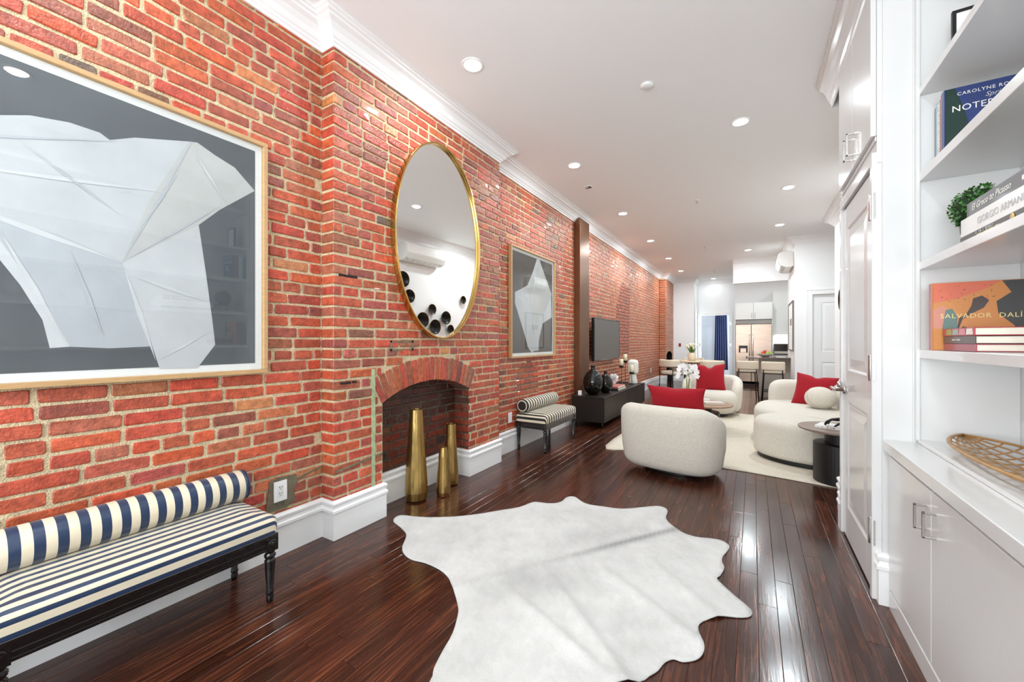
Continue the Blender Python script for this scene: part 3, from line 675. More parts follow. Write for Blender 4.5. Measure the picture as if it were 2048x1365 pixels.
# oval mirror on the breast
m_brass = M('polished_brass', (198, 160, 92), 0.2, metal=1.0, var=0.06, vscale=5)
mt = thing('oval_mirror', 'tall oval wall mirror in slim brass frame above fireplace', 'mirror', (BX + 0.020, 2.53, 1.275), -0.03)
ov = lambda a, k=0.0: ((0.505 - k) * math.sin(a), 0.8045 + (0.8045 - k) * math.cos(a))
mb = MB(); n = 72; rings = []
for k, x in ((0.0, 0.0), (0.0, 0.05), (0.012, 0.05), (0.012, 0.022)):
    rings.append([(x, *ov(2 * PI * i / n, k)) for i in range(n)])
mb.rings(rings + [rings[0]], True, cap=False); mb.build('frame', m_brass, mt, bevel=0.001)
mb = MB(); mb.add([(0.024, *ov(2 * PI * i / n, 0.0118)) for i in range(n)], [tuple(range(n))]); mb.build('mirror_glass', M('mirror_silver', (246, 248, 247), 0.0, metal=1.0), mt)

# outlets
def outlet(label, y, z, xw, sockets=True, w=0.076, h=0.118):
    t = thing('wall_outlet', label, 'outlet', (xw, y, z))
    mb = MB(); mb.box(0, -w / 2, 0, 0.007, w / 2, h); mb.build('cover_plate', m_trim, t, bevel=0.002)
    if sockets:
        mb = MB(); mb.box(0.007, -0.017, 0.025, 0.0085, 0.017, h - 0.025); mb.build('receptacle', M('outlet_white', (232, 232, 230), 0.4), t, bevel=0.001)
        mb = MB()
        for zz in (0.042, 0.078):
            mb.box(0.0086, -0.008, zz, 0.009, -0.005, zz + 0.01); mb.box(0.0086, 0.005, zz, 0.009, 0.008, zz + 0.01); mb.lathe([(0.0025, 0), (0.0025, 0.001)], (0.0086, 0, zz - 0.006), 8, R=Matrix.Rotation(PI / 2, 3, 'Y'))
        mb.build('socket_slots', m_black, t)
m_cement = M('grey_cement_patch', (120, 112, 92), 0.9, var=0.3, vscale=20, bump=0.7, bscale=140, wpos=True)
def patch(name, label, pts, x, th=0.006):
    mb = MB(); mb.extrude([(x, y, z) for y, z in pts], (th, 0, 0)); return mb.build(name, m_cement, wall_left)
o = patch('cement_patch', '', [(1.215, 0.27), (1.235, 0.44), (1.275, 0.455), (1.39, 0.447), (1.40, 0.40), (1.375, 0.36), (1.385, 0.29), (1.33, 0.262)], WX + 0.005)
o['label'] = 'grey cement patch around the outlet'
outlet('white wall outlet in cement patch beside the navy striped bench', 1.293, 0.315, WX + 0.012)
outlet('blank white wall plate between chimney breast and small black striped bench', 3.876, 0.325, WX + 0.010, False)
outlet('tiny white wall outlet on far brick wall beyond the media console', 11.2, 0.42, WX + 0.010, False)
# green painted pipe chase stripe and cement repairs on the breast
mb = MB(); mb.box(BX - 0.002, 1.856, 0.24, BX + 0.011, 1.884, 1.06); o = mb.build('painted_joint', M('old_green_paint', (168, 178, 138), 0.7, var=0.25, vscale=30, wpos=True), breast); o['label'] = 'vertical joint smeared with old pale green paint'
mb = MB()
for a, b, c, d in ((2.02, 2.25, 1.245, 1.258), (2.02, 2.25, 1.183, 1.196), (2.02, 2.036, 1.183, 1.258), (2.234, 2.25, 1.183, 1.258)): mb.box(BX - 0.004, a, c, BX + 0.010, b, d)
o = mb.build('cement_joint', m_cement, breast); o['label'] = 'grey cement pointing around one brick'

# cement line, dark strips for gap lines and grey repointing on the brickwork
mb = MB(); mb.extrude([(WX + 0.003, 1.39, 0.405), (WX + 0.003, 1.39, 0.418), (WX + 0.003, 1.556, 0.452), (WX + 0.003, 1.556, 0.440)], (0.007, 0, 0)); mb.build('cement_joint', m_cement, wall_left)['label'] = 'grey cement line'
mb = MB(); mb.extrude([(BX + 0.003, 1.575, 0.415), (BX + 0.003, 1.575, 0.428), (BX + 0.003, 1.95, 0.462), (BX + 0.003, 1.95, 0.452)], (0.007, 0, 0)); mb.build('cement_joint', m_cement, breast)['label'] = 'grey cement line'
m_gap = M('black_gap_line', (34, 26, 24), 0.9)
for y0, y1, z0 in ((1.60, 1.74, 1.672), (1.61, 1.69, 0.975), (1.70, 1.735, 0.977)):
    mb = MB(); mb.box(BX + 0.002, y0, z0, BX + 0.010, y1, z0 + 0.014); mb.build('dark_gap', m_gap, breast, bevel=0.003)
mb = MB(); mb.extrude([(WX, y, z) for y, z in ((4.06, 0.60), (4.05, 0.86), (4.12, 0.95), (4.27, 0.96), (4.29, 1.02), (4.40, 1.02), (4.42, 0.95), (4.58, 0.92), (4.60, 0.60))], (0.0022, 0, 0)); mb.build('cement_patch', m_cement, wall_far)['label'] = 'bottle shaped patch of grey repointing'
mb = MB(); mb.extrude([(WX, y, z) for y, z in ((7.95, 0.95), (8.05, 2.0), (8.45, 2.5), (9.1, 2.45), (9.0, 0.95))], (0.0022, 0, 0)); mb.build('cement_patch', M('dark_repointing', (96, 80, 66), 0.9, var=0.3, vscale=20, wpos=True), wall_far)['label'] = 'ladder like area of dark mortar joints'

# ================================================================ BENCHES
m_lacq = M('black_lacquered_wood', (16, 14, 14), 0.22, bump=0.25, bscale=60, coat=0.4)
def bench(label, loc, L, seat_m, bol_m, btn):
    t = thing('upholstered_bench', label, 'bench', loc, 0, 'striped benches along the brick wall')
    D = 0.40; hx, hy = D / 2 - 0.028, L / 2 - 0.03
    legp = [(0.006, 0), (0.013, 0.004), (0.016, 0.03), (0.013, 0.04), (0.017, 0.045), (0.017, 0.055), (0.014, 0.06), (0.022, 0.19), (0.023, 0.205), (0.017, 0.212), (0.024, 0.222), (0.024, 0.232), (0.018, 0.24), (0.026, 0.255)]
    for sx in (-1, 1):
        for sy in (-1, 1):
            mb = MB(); c = (sx * hx, sy * hy, 0)
            mb.lathe(legp, c, 24, flute=0.05, nf=12); mb.box(c[0] - 0.026, c[1] - 0.026, 0.252, c[0] + 0.026, c[1] + 0.026, 0.33)
            for ux, uy in ((sx, 0), (0, sy)):
                R = Matrix.Rotation(PI / 2 * sx, 3, 'Y') if ux else Matrix.Rotation(-PI / 2 * sy, 3, 'X')
                mb.lathe([(0.018, 0), (0.018, 0.002), (0.012, 0.0035), (0.006, 0.002), (0.004, 0.005), (0, 0.005)], (c[0] + ux * 0.026, c[1] + uy * 0.026, 0.291), 16, R=R)
            mb.build('leg', m_lacq, t, bevel=0.002)
    for sx in (-1, 1):
        mb = MB(); x = sx * hx
        mb.box(x - 0.018, -hy + 0.02, 0.262, x + 0.018, hy - 0.02, 0.328); mb.box(x - 0.024, -hy + 0.024, 0.258, x + 0.024, hy - 0.024, 0.272); mb.box(x - 0.022, -hy + 0.024, 0.284, x + 0.022, hy - 0.024, 0.292); mb.box(x - 0.024, -hy + 0.024, 0.31, x + 0.024, hy - 0.024, 0.33)
        mb.build('apron', m_lacq, t, bevel=0.003)
    for sy in (-1, 1):
        mb = MB(); y = sy * hy
        mb.box(-hx + 0.02, y - 0.018, 0.262, hx - 0.02, y + 0.018, 0.328); mb.box(-hx + 0.024, y - 0.024, 0.258, hx - 0.024, y + 0.024, 0.272); mb.box(-hx + 0.024, y - 0.024, 0.31, hx - 0.024, y + 0.024, 0.33)
        mb.build('apron', m_lacq, t, bevel=0.003)
    mb = MB(); w, d, r = D + 0.005, L, 0.03; out = []
    for cx, cy, a0 in ((w / 2 - r, d / 2 - r, 0), (-w / 2 + r, d / 2 - r, PI / 2), (-w / 2 + r, -d / 2 + r, PI), (w / 2 - r, -d / 2 + r, 1.5 * PI)):
        out += [(cx + r * math.cos(a0 + k * PI / 10), cy + r * math.sin(a0 + k * PI / 10)) for k in range(6)]
    soft_prism(mb, out, 0.328, 0.425, 0.045, 0.008, crown=0.012, shrink=True); mb.build('seat_cushion', seat_m, t)
    zc, xc, rr = 0.508, -0.118, 0.076; mb = MB(); n = 28; Lb = L - 0.02
    prof = [(0.0, -Lb / 2 + 0.008), (0.02, -Lb / 2 + 0.006), (rr * 0.85, -Lb / 2), (rr, -Lb / 2 + 0.015), (rr, -Lb / 4), (rr * 1.01, 0), (rr, Lb / 4), (rr, Lb / 2 - 0.015), (rr * 0.85, Lb / 2), (0.02, Lb / 2 - 0.006), (0.0, Lb / 2 - 0.008)]
    mb.lathe(prof, (xc, 0, zc), n, R=Matrix.Rotation(-PI / 2, 3, 'X'))
    b = mb.build('bolster', bol_m, t)
    for sy in (-1, 1):
        mb = MB(); pts = [(xc + rr * 0.93 * math.cos(a), sy * (Lb / 2 - 0.004), zc + rr * 0.93 * math.sin(a)) for a in [2 * PI * k / 24 for k in range(25)]]; mb.tube(pts, 0.004, 6, cap=False); mb.build('piping', btn, b)
    return t
navy, cream, blk = (24, 46, 78), (222, 210, 184), (20, 20, 22)
bench('navy and cream striped bench with long bolster under the large painting', (-2.155, 0.628, 0), 0.868,
      stripe_mat('navy_seat_stripe', cream, navy, 'X', 0.049, 0.45, 0.25, wrap=1, ztop=0.43), stripe_mat('navy_bolster_stripe', cream, navy, 'Y', 0.058, 0.5, 0.1), M('navy_cord', navy, 0.5))
bench('small black and cream striped bench with bolster below the upright painting', (-2.165, 4.42, 0), 0.875,
      stripe_mat('black_seat_stripe', cream, blk, 'Y', 0.062, 0.5, 0.2, wrap=-1, ztop=0.43, rough=0.6), stripe_mat('black_bolster_stripe', cream, blk, 'Y', 0.060, 0.5, 0.1, rough=0.6), M('black_cord', blk, 0.5))

# ================================================================ BRASS VASES
m_vase = M('hammered_antique_brass', (186, 156, 96), 0.3, metal=1.0, var=0.22, vscale=22, stretch=(1, 1, 0.25), bump=0.25, bscale=50)
def brass_vase(label, loc, h, r, rt, n):
    mb = MB(); sh = [(0.72, 0), (0.92, 0.02), (1.0, 0.10), (0.98, 0.22), (0.88, 0.42), (0.76, 0.62), (0.66, 0.82), (rt / r, 1.0)]
    prof = [(r * a, h * b) for a, b in sh] + [(rt - 0.005, h), (rt - 0.006, h * 0.86), (rt + 0.002, h * 0.6)]
    mb.lathe(prof, (0, 0, 0), n, smooth=False)
    return tag(mb.build('brass_vase', m_vase, loc=loc, rot=(0, 0, 0.3), bevel=0.001), label, 'vase', 'faceted brass floor vases at the fireplace')
brass_vase('tallest faceted brass floor vase at the fireplace', (-2.278, 2.30, 0), 0.715, 0.088, 0.05, 20)
brass_vase('shortest faceted brass floor vase, in front of the other two', (-2.150, 2.475, 0), 0.395, 0.058, 0.027, 18)
brass_vase('middle height faceted brass floor vase at the right of the fireplace', (-2.268, 2.71, 0), 0.53, 0.067, 0.043, 18)

# ================================================================ COWHIDE
def hide_z(x, y):
    # spine crease and soft folds that run across the hide
    ax, ay, bx_, by = -1.302, 1.569, -0.427, 2.833; L = math.hypot(bx_ - ax, by - ay); ux, uy = (bx_ - ax) / L, (by - ay) / L
    u = (x - ax) * ux + (y - ay) * uy; v = (x - ax) * uy - (y - ay) * ux      # v>0 : towards the camera side
    z = 0.007 + 0.004 * math.exp(-(v / 0.03) ** 2)
    for c, w, amp, sl in ((0.22, 0.030, 0.016, 0.20), (0.50, 0.035, 0.020, -0.10), (0.78, 0.04, 0.016, 0.05), (1.1, 0.04, 0.009, -0.1)):
        z += amp * math.exp(-((u - c - sl * v) / w) ** 2) * max(0, min(1, v / 0.35))
    z += 0.006 * math.exp(-((u - 0.75 + 0.3 * v) / 0.04) ** 2) * max(0, min(1, -v / 0.3))
    return z
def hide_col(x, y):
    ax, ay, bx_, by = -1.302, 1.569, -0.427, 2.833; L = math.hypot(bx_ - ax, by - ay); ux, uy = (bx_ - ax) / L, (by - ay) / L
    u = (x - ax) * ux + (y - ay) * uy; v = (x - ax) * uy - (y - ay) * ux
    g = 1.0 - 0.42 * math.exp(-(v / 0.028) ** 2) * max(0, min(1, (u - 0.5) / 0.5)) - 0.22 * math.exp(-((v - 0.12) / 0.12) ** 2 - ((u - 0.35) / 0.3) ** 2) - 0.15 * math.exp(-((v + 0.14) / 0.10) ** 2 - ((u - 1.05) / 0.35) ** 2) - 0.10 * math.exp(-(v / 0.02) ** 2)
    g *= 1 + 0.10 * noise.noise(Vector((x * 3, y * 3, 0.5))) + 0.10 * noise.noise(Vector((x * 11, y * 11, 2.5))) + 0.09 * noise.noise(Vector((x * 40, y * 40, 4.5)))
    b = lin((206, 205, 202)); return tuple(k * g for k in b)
HS = smooth_closed(HIDE, 3)
v, f = filled(HS, 0.022, hide_z)
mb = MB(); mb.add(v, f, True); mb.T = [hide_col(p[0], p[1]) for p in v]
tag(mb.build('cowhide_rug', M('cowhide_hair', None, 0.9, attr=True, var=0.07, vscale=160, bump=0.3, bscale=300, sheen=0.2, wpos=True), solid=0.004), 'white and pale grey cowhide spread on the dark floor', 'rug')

# ================================================================ CEILING THINGS
m_lamp = M('lamp_glow', (255, 246, 232), 0.5, emit=14.0)
def downlight(label, x, y, zc=CEIL, power=None):
    t = thing('recessed_downlight', label, 'ceiling light', (x, y, zc), 0, 'recessed ceiling downlights')
    mb = MB(); mb.lathe([(0.080, 0.0), (0.080, -0.004), (0.074, -0.007), (0.062, -0.005), (0.058, 0.0)], n=32); mb.build('trim_ring', m_trim, t)
    mb = MB(); mb.lathe([(0.0, -0.0045), (0.060, -0.0045), (0.060, -0.003)], n=32); mb.build('lens', m_lamp, t)
    area_light('lamp', (0, 0, -0.012), (0, 0, 0), 0.09, 0.09, power or (DOWNLIGHT_POWER if y < 5 else DOWNLIGHT_POWER * 1.7), WARM, t, 'DISK')
for lab, x, y, *pw in (
    ('largest downlight, nearest one above the oval mirror', -1.732, 2.31), ('second downlight of the row along the brick wall', -1.732, 4.225),
    ('third downlight of the row along the brick wall', -1.735, 6.20), ('fourth downlight of the row along the brick wall', -1.735, 8.16),
    ('fifth downlight of the row along the brick wall', -1.733, 10.10), ('sixth and farthest downlight of the row along the brick wall', -1.735, 12.06),
    ('downlight in the middle of the ceiling, nearest of the right hand ones', -0.097, 4.17), ('downlight nearest the closet in the right hand row', 0.392, 6.26),
    ('downlight between the closet and the air conditioner', 0.388, 8.19), ('downlight in front of the kitchen soffit', -0.093, 10.07),
    ('small far downlight above the bedroom doorway', -1.073, 14.08, 2.5),
    ('added downlight over the navy striped bench, unseen, to brighten the near end', -1.732, 0.36, 7.0),  # added unseen lamp, lifts the bench, floor and near brick wall
    ('downlight overhead behind the picture edge, seen only reflected in the large painting', -0.04, 0.62)):
    downlight(lab, x, y, CEIL, pw[0] if pw else None)
downlight('added unseen downlight behind the kitchen beam, to light the refrigerator wall', 0.15, 12.3, CEIL, 13)  # added kitchen fill lamp with a fixture built round it, unseen
downlight('added unseen downlight brightening the kitchen beyond the short wall', 1.5, 12.2, CEIL, 16)  # second added fill lamp for the kitchen, out of view
mb = MB(); mb.lathe([(0.048, 0.0), (0.048, -0.010), (0.036, -0.018), (0.0, -0.019)], n=28); sd = tag(mb.build('smoke_detector', m_trim, loc=(-0.706, 3.194, CEIL)), 'small white round detector on the ceiling near the camera', 'detector')
for lab, x, y in (('small ceiling sprinkler between the third pair of downlights', -0.677, 6.166), ('small ceiling sprinkler in front of the dining table', -0.86, 9.22), ('farthest small ceiling sprinkler near the kitchen', -0.928, 12.54)):
    t = thing('ceiling_sprinkler', lab, 'sprinkler', (x, y, CEIL), 0, 'ceiling sprinklers')
    mb = MB(); mb.lathe([(0.034, 0), (0.034, -0.004), (0.02, -0.008), (0.0, -0.008)], n=20); mb.build('escutcheon', m_trim, t)
    mb = MB(); mb.tube([(0, 0, -0.008), (0, 0, -0.032)], 0.006); mb.lathe([(0.016, -0.032), (0.016, -0.035)], n=16); mb.build('deflector', m_chrome, t)
jb = thing('ceiling_junction_box', 'open round ceiling box with dark ragged hole', 'junction box', (-1.816, 4.904, CEIL))
mb = MB(); mb.lathe([(0.055, 0.0), (0.055, -0.006), (0.045, -0.008), (0.04, -0.002)], n=28); mb.build('collar', m_trim, jb)
mb = MB(); mb.extrude([(-0.045, 0.028, -0.010), (0.03, 0.03, -0.010), (0.04, 0.02, -0.010), (0.0, 0.016, -0.010), (-0.04, 0.012, -0.010)], (0, 0, 0.004)); mb.extrude([(0.01, 0.005, -0.010), (0.028, 0.008, -0.010), (0.02, -0.03, -0.010), (0.006, -0.022, -0.010)], (0, 0, 0.004)); mb.build('hole_patch', M('hole_dark_red', (70, 20, 22), 0.7), jb)  # flat dark patches, the hole's inner shade put into their colour

# ================================================================ RIGHT-HAND BUILT-INS
bk = thing('built_in_bookcase', 'white built in bookcase with deep open shelves at right', 'bookcase', (0.645, 0.7, 0.785))
def bw(name, x0, y0, z0, x1, y1, z1, par=bk, m=m_gloss, org=(0.645, 0.7, 0.785), bev=0.002):
    mb = MB(); mb.box(x0 - org[0], y0 - org[1], z0 - org[2], x1 - org[0], y1 - org[1], z1 - org[2]); return mb.build(name, m, par, bevel=bev)
bw('back_panel', 0.957, -1.2, 0.80, 0.969, 2.539, CEIL - 0.01)
bw('end_panel', 0.651, 2.522, 0.80, 0.957, 2.539, CEIL - 0.01)
bw('face_strip', 0.638, 2.510, 0.80, 0.651, 2.539, CEIL - 0.01)
bw('base_shelf', 0.645, -1.2, 0.786, 0.957, 2.522, 0.802)
for zt, zb_ in ((1.213, 1.176), (1.613, 1.577), (2.020, 1.979), (2.405, 2.373), (2.86, 2.82)):
    bw('shelf', 0.648, -1.2, zb_, 0.957, 2.522, zt)
bc = thing('base_cabinet', 'white base cabinet with flat doors under the bookcase', 'cabinet', (0.545, 0.7, 0))
o2 = (0.545, 0.7, 0)
bw('body', 0.566, -1.2, 0.0, 0.96, 2.538, 0.735, bc, m_gloss, o2)
bw('toe_board', 0.545, -1.2, 0.0, 0.566, 2.50, 0.085, bc, m_gloss, o2)
for k, (ya, yb, hy) in enumerate(((2.004, 2.525, 2.045), (1.26, 1.998, 1.957), (0.52, 1.254, 0.57), (-0.22, 0.514, 0.47))):
    d = bw('door', 0.547, ya, 0.092, 0.566, yb, 0.712, bc, m_gloss, o2)
    mb = MB(); hz = 0.56; Y = hy - 0.7; pts = [(0.0, Y, hz), (-0.03, Y, hz), (-0.03, Y, hz + 0.085), (0.0, Y, hz + 0.085)]
    mb.box(-0.034, Y - 0.005, hz - 0.004, 0.003, Y + 0.005, hz + 0.004); mb.box(-0.034, Y - 0.005, hz + 0.081, 0.003, Y + 0.005, hz + 0.089); mb.box(-0.034, Y - 0.005, hz - 0.004, -0.026, Y + 0.005, hz + 0.089)
    h = mb.build('handle', m_chrome, d, bevel=0.002); h['label'] = 'square nickel bar pull'
mb = MB(); mb.box(0.528, -1.2, 0.737, 0.97, 2.539, 0.785); tag(mb.build('countertop', m_gloss, center=True, bevel=0.003), 'white painted counter ledge below the bookshelves', 'countertop')
uc = thing('upper_cabinet', 'white high cabinet with two flat doors above the closet door', 'cabinet', (0.512, 3.0, 2.23)); o3 = (0.512, 3.0, 2.23)
bw('frame', 0.506, 2.562, 2.222, 0.5115, 3.42, 2.245, uc, m_gloss, o3)
for ya, yb, hy in ((2.565, 2.985, 3.0 - 0.05), (2.992, 3.40, 3.04)):
    d = bw('door', 0.490, ya, 2.25, 0.5115, yb, 2.985, uc, m_gloss, o3)
    mb = MB(); Y = hy - 3.0; mb.box(-0.055, Y - 0.005, 0.085, -0.02, Y + 0.005, 0.093); mb.box(-0.055, Y - 0.005, 0.205, -0.02, Y + 0.005, 0.213); mb.box(-0.055, Y - 0.005, 0.085, -0.047, Y + 0.005, 0.213)
    h = mb.build('handle', m_chrome, d, bevel=0.001); h['label'] = 'square nickel bar pull'

# ---- books
m_page = M('page_block', (236, 228, 212), 0.9, var=0.06, vscale=300, stretch=(1, 1, 1))
def book(label, loc, size, cover, spine_axis='-X', rz=0.0, rx=(0, 0), hard=True, group=None, pages=m_page, flat=True):
    """closed book: page block, two boards and a spine; size = (x, y, z) extent, thin along z if flat else along y"""
    t = thing('book', label, 'book', loc, rz, group); sx, sy, sz = size; b = 0.003
    mb = MB(); cm = MB()
    if flat:   # lies flat, spine on -X side (or -Y)
        if spine_axis == '-X': mb.box(b, 0.004, b, sx - 0.005, sy - 0.004, sz - b); cm.box(0, 0, 0, sx, sy, b); cm.box(0, 0, sz - b, sx, sy, sz); cm.box(-0.002, 0, 0, b, sy, sz)
        else: mb.box(0.004, b, b, sx - 0.004, sy - 0.005, sz - b); cm.box(0, 0, 0, sx, sy, b); cm.box(0, 0, sz - b, sx, sy, sz); cm.box(0, -0.002, 0, sx, b, sz)
    else:      # stands up, spine on -X side, thin along y
        mb.box(b, b, 0.004, sx - 0.005, sy - b, sz - 0.004); cm.box(0, 0, 0, sx, b, sz); cm.box(0, sy - b, 0, sx, sy, sz); cm.box(-0.002, 0, 0, b, sy, sz)
    mb.build('pages', pages, t); c = cm.build('cover', cover, t, bevel=0.0012)
    return t, c
def glyph_row(n, size, mat, parent, loc, ux, uy, seed=1):
    """print too small to read: a row of small strokes"""
    r = random.Random(seed); mb = MB(); L0 = Vector(loc); ux = Vector(ux); uy = Vector(uy); nz = ux.cross(uy) * 0.0004; w = size * 0.62; x = -n * w / 2
    for k in range(n):
        if r.random() > 0.16:
            for a in (0.0, 0.34):
                if r.random() < 0.8:
                    p = L0 + ux * (x + a * size); mb.extrude([p, p + ux * size * 0.14, p + ux * size * 0.14 + uy * size * 0.7, p + uy * size * 0.7], nz)
            p = L0 + ux * x + uy * size * r.choice((0.0, 0.3, 0.58)); mb.extrude([p, p + ux * size * 0.42, p + ux * size * 0.42 + uy * size * 0.12, p + uy * size * 0.12], nz)
        x += w
    o = mb.build('fine_print', mat, parent); o['kind'] = 'stuff'; return o
MC = lambda n, c, r=0.35: M('cover_' + n, c, r, coat=0.2)
def flat_patch(name, pts, x0, mat, par, axis='y', d=0.0004):
    mb = MB(); mb.extrude([(p[0], x0, p[1]) if axis == 'y' else (x0, p[0], p[1]) for p in pts], (0, -d, 0) if axis == 'y' else (-d, 0, 0)); return mb.build(name, mat, par)
m_ink = M('white_ink', (240, 238, 230), 0.6); m_gold_ink = M('gold_ink', (232, 218, 150), 0.5); m_grey_ink = M('grey_ink', (196, 196, 196), 0.6); m_dark_ink = M('dark_ink', (40, 38, 38), 0.6)
# upright row on the third shelf: covers face the camera, spines face the room
y = 2.516
row = [('grey slim book at the far end of the upright row', 0.022, 0.275, 0.215, (120, 120, 116)), ('pale blue upright book between grey and speckled spines', 0.020, 0.28, 0.22, (150, 190, 214)),
       ('white upright book with multicoloured speckled spine', 0.036, 0.27, 0.22, (236, 234, 226)), ('black upright book beside the pink spine', 0.014, 0.275, 0.22, (34, 24, 28)), ('pink upright book behind the flower cover book', 0.022, 0.285, 0.225, (216, 96, 128))]
for k, (lab, th, h, w, c) in enumerate(row):
    y -= th + 0.001; t, cv = book(lab, (0.70 - 0.002 * k, y, 2.021), (w, th, h), MC('upright%d' % k, c), flat=False, group='upright books on the bookcase')
    if k == 2:
        sp = MB(); r = random.Random(3); cols = [(40, 60, 120), (170, 40, 40), (40, 110, 110), (60, 40, 30)]
        for _ in range(44):
            a, b, q = r.uniform(0.004, th - 0.004), r.uniform(0.01, h - 0.01), r.uniform(0.0015, 0.0035); sp.add([(-0.0024, a + q * math.cos(i), b + q * math.sin(i)) for i in (5.2, 4.1, 3.1, 2.0, 1.0)], [(0, 1, 2, 3, 4)], mi=r.randrange(4))
        sp.build('speckle_print', [M('dot%d' % i, c_, 0.5) for i, c_ in enumerate(cols)], cv)['kind'] = 'stuff'
th = 0.026; y -= th + 0.001; W, H_ = 0.235, 0.285
t, cv = book('large book with snowdrop flower cover and big white lettering', (0.688, y, 2.021), (W, th, H_), MC('spring', (44, 62, 116)), flat=False, group='upright books on the bookcase')
flat_patch('cover_print', [(0.002, 0.002), (0.06, 0.002), (0.075, 0.10), (0.055, 0.20), (0.03, H_ - 0.002), (0.002, H_ - 0.002)], -0.0002, MC('spring_green', (24, 52, 46)), cv)
flat_patch('cover_print', [(0.05, 0.05), (0.12, 0.05), (0.15, 0.10), (0.14, 0.165), (0.10, 0.155), (0.07, 0.12)], -0.0003, MC('spring_blue', (70, 100, 170)), cv)
text_obj('CAROLYNE ROEHM', 0.019, m_ink, cv, (W / 2 + 0.012, -0.001, H_ - 0.035), (1, 0, 0), (0, 0, 1), 0.0004, space=1.15)
text_obj('Spring', 0.026, m_grey_ink, cv, (W / 2 + 0.03, -0.001, H_ - 0.062), (1, 0, 0), (0, 0, 1), 0.0004, shear=0.3)
text_obj('NOTEBOOK', 0.036, m_ink, cv, (W / 2 + 0.006, -0.001, H_ - 0.100), (1, 0, 0), (0, 0, 1), 0.0004, space=1.05)
sn = MB(); sn.tube([(0.085, -0.002, 0.04), (0.08, -0.002, 0.10), (0.10, -0.002, 0.155), (0.13, -0.002, 0.165)], 0.003, 6, flat=0.3); sn.build('stem_print', M('stem_green', (120, 168, 90), 0.5), cv)
for cx, cz, a in ((0.150, 0.152, -0.3), (0.137, 0.115, 0.1)):
    flat_patch('flower_print', [(cx + 0.03 * math.cos(a + t_) * (1 if math.cos(t_) > 0 else 0.6), cz + 0.016 * math.sin(t_) - 0.01 * math.cos(t_) * math.sin(a)) for t_ in [k * PI / 8 for k in range(16)]], -0.0012, M('petal_print', (232, 232, 214), 0.5), cv)
flat_patch('leaf_print', [(0.075, 0.04), (0.095, 0.055), (0.105, 0.085), (0.095, 0.125), (0.08, 0.10)], -0.0008, M('leaf_print', (190, 200, 96), 0.5), cv)
# flat stack of three on the second shelf
st_x = 0.672
t, cv = book('black book with gold roundel at the bottom of the leaning stack', (st_x, 1.68, 1.614), (0.25, 0.485, 0.026), MC('blackbook', (36, 32, 30)), group='large books stacked by the topiary')
glyph_row(26, 0.010, m_gold_ink, cv, (-0.0028, 0.27, 0.006), (0, -1, 0), (0, 0, 1), 3)
glyph_row(16, 0.012, m_grey_ink, cv, (-0.0028, 0.30, 0.015), (0, -1, 0), (0, 0, 1), 4)
mb = MB(); mb.lathe([(0.013, 0), (0.013, 0.0006), (0, 0.0006)], (-0.0026, 0.13, 0.013), 20, R=Matrix.Rotation(-PI / 2, 3, 'Y')); mb.build('roundel_print', M('gold_disc', (206, 176, 96), 0.4), cv)
t, cv = book('thick white book in the middle of the stack by the topiary', (st_x, 1.66, 1.6405), (0.26, 0.50, 0.064), MC('whitebook', (236, 236, 233)), group='large books stacked by the topiary')
text_obj('GIORGIO ARMANI', 0.034, m_grey_ink, cv, (-0.0028, 0.23, 0.020), (0, -1, 0), (0, 0, 1), 0.0003)
t, cv = book('charcoal book lying on top of the stack by the topiary', (st_x + 0.006, 1.70, 1.705), (0.25, 0.43, 0.052), MC('greybook', (76, 76, 78)), group='large books stacked by the topiary')
text_obj('El Greco to Picasso', 0.032, m_ink, cv, (-0.0028, 0.26, 0.018), (0, -1, 0), (0, 0, 1), 0.0003, shear=0.25)
mb = MB(); mb.box(-0.0028, 0.06, 0.020, -0.0022, 0.075, 0.034); mb.build('emblem_print', m_ink, cv)
# book with warm sunset-coloured cover standing on the first shelf, three red books lying before it
t, cv = book('upright book with orange cover and cream lettering behind red books', (0.655, 2.385, 1.214), (0.262, 0.030, 0.285), MC('sunset', (206, 138, 74)), flat=False)
W, H_ = 0.262, 0.285
flat_patch('spine_print', [(0.001, 0.001), (0.029, 0.001), (0.029, 0.284), (0.001, 0.284)], -0.0022, MC('crimson_spine', (170, 62, 70)), cv, axis='x')
flat_patch('cover_print', [(0.002, 0.20), (0.07, 0.215), (0.14, 0.245), (0.20, 0.283), (0.002, 0.283)], -0.0003, MC('sunset_pink', (214, 112, 84)), cv)
flat_patch('cover_print', [(0.002, 0.09), (0.05, 0.10), (0.06, 0.15), (0.035, 0.19), (0.002, 0.17)], -0.0003, MC('sunset_rose', (206, 140, 120)), cv)
flat_patch('cover_print', [(0.20, 0.283), (0.26, 0.283), (0.26, 0.002), (0.19, 0.002), (0.205, 0.06), (0.235, 0.10), (0.19, 0.15), (0.185, 0.20), (0.225, 0.235)], -0.0004, MC('sunset_dark', (34, 34, 30)), cv)
flat_patch('cover_print', [(0.07, 0.06), (0.09, 0.13), (0.12, 0.155), (0.15, 0.175), (0.165, 0.205), (0.145, 0.225), (0.12, 0.215), (0.115, 0.185), (0.10, 0.15), (0.08, 0.135)], -0.0005, MC('sunset_brown', (52, 34, 26)), cv)
flat_patch('cover_print', [(0.07, 0.05), (0.16, 0.055), (0.19, 0.075), (0.17, 0.095), (0.12, 0.09), (0.09, 0.10)], -0.0005, MC('sunset_brown2', (60, 38, 28)), cv)
flat_patch('cover_print', [(0.03, 0.09), (0.05, 0.06), (0.075, 0.08), (0.075, 0.14), (0.06, 0.175), (0.04, 0.17)], -0.00055, MC('sunset_teal', (92, 120, 112)), cv)
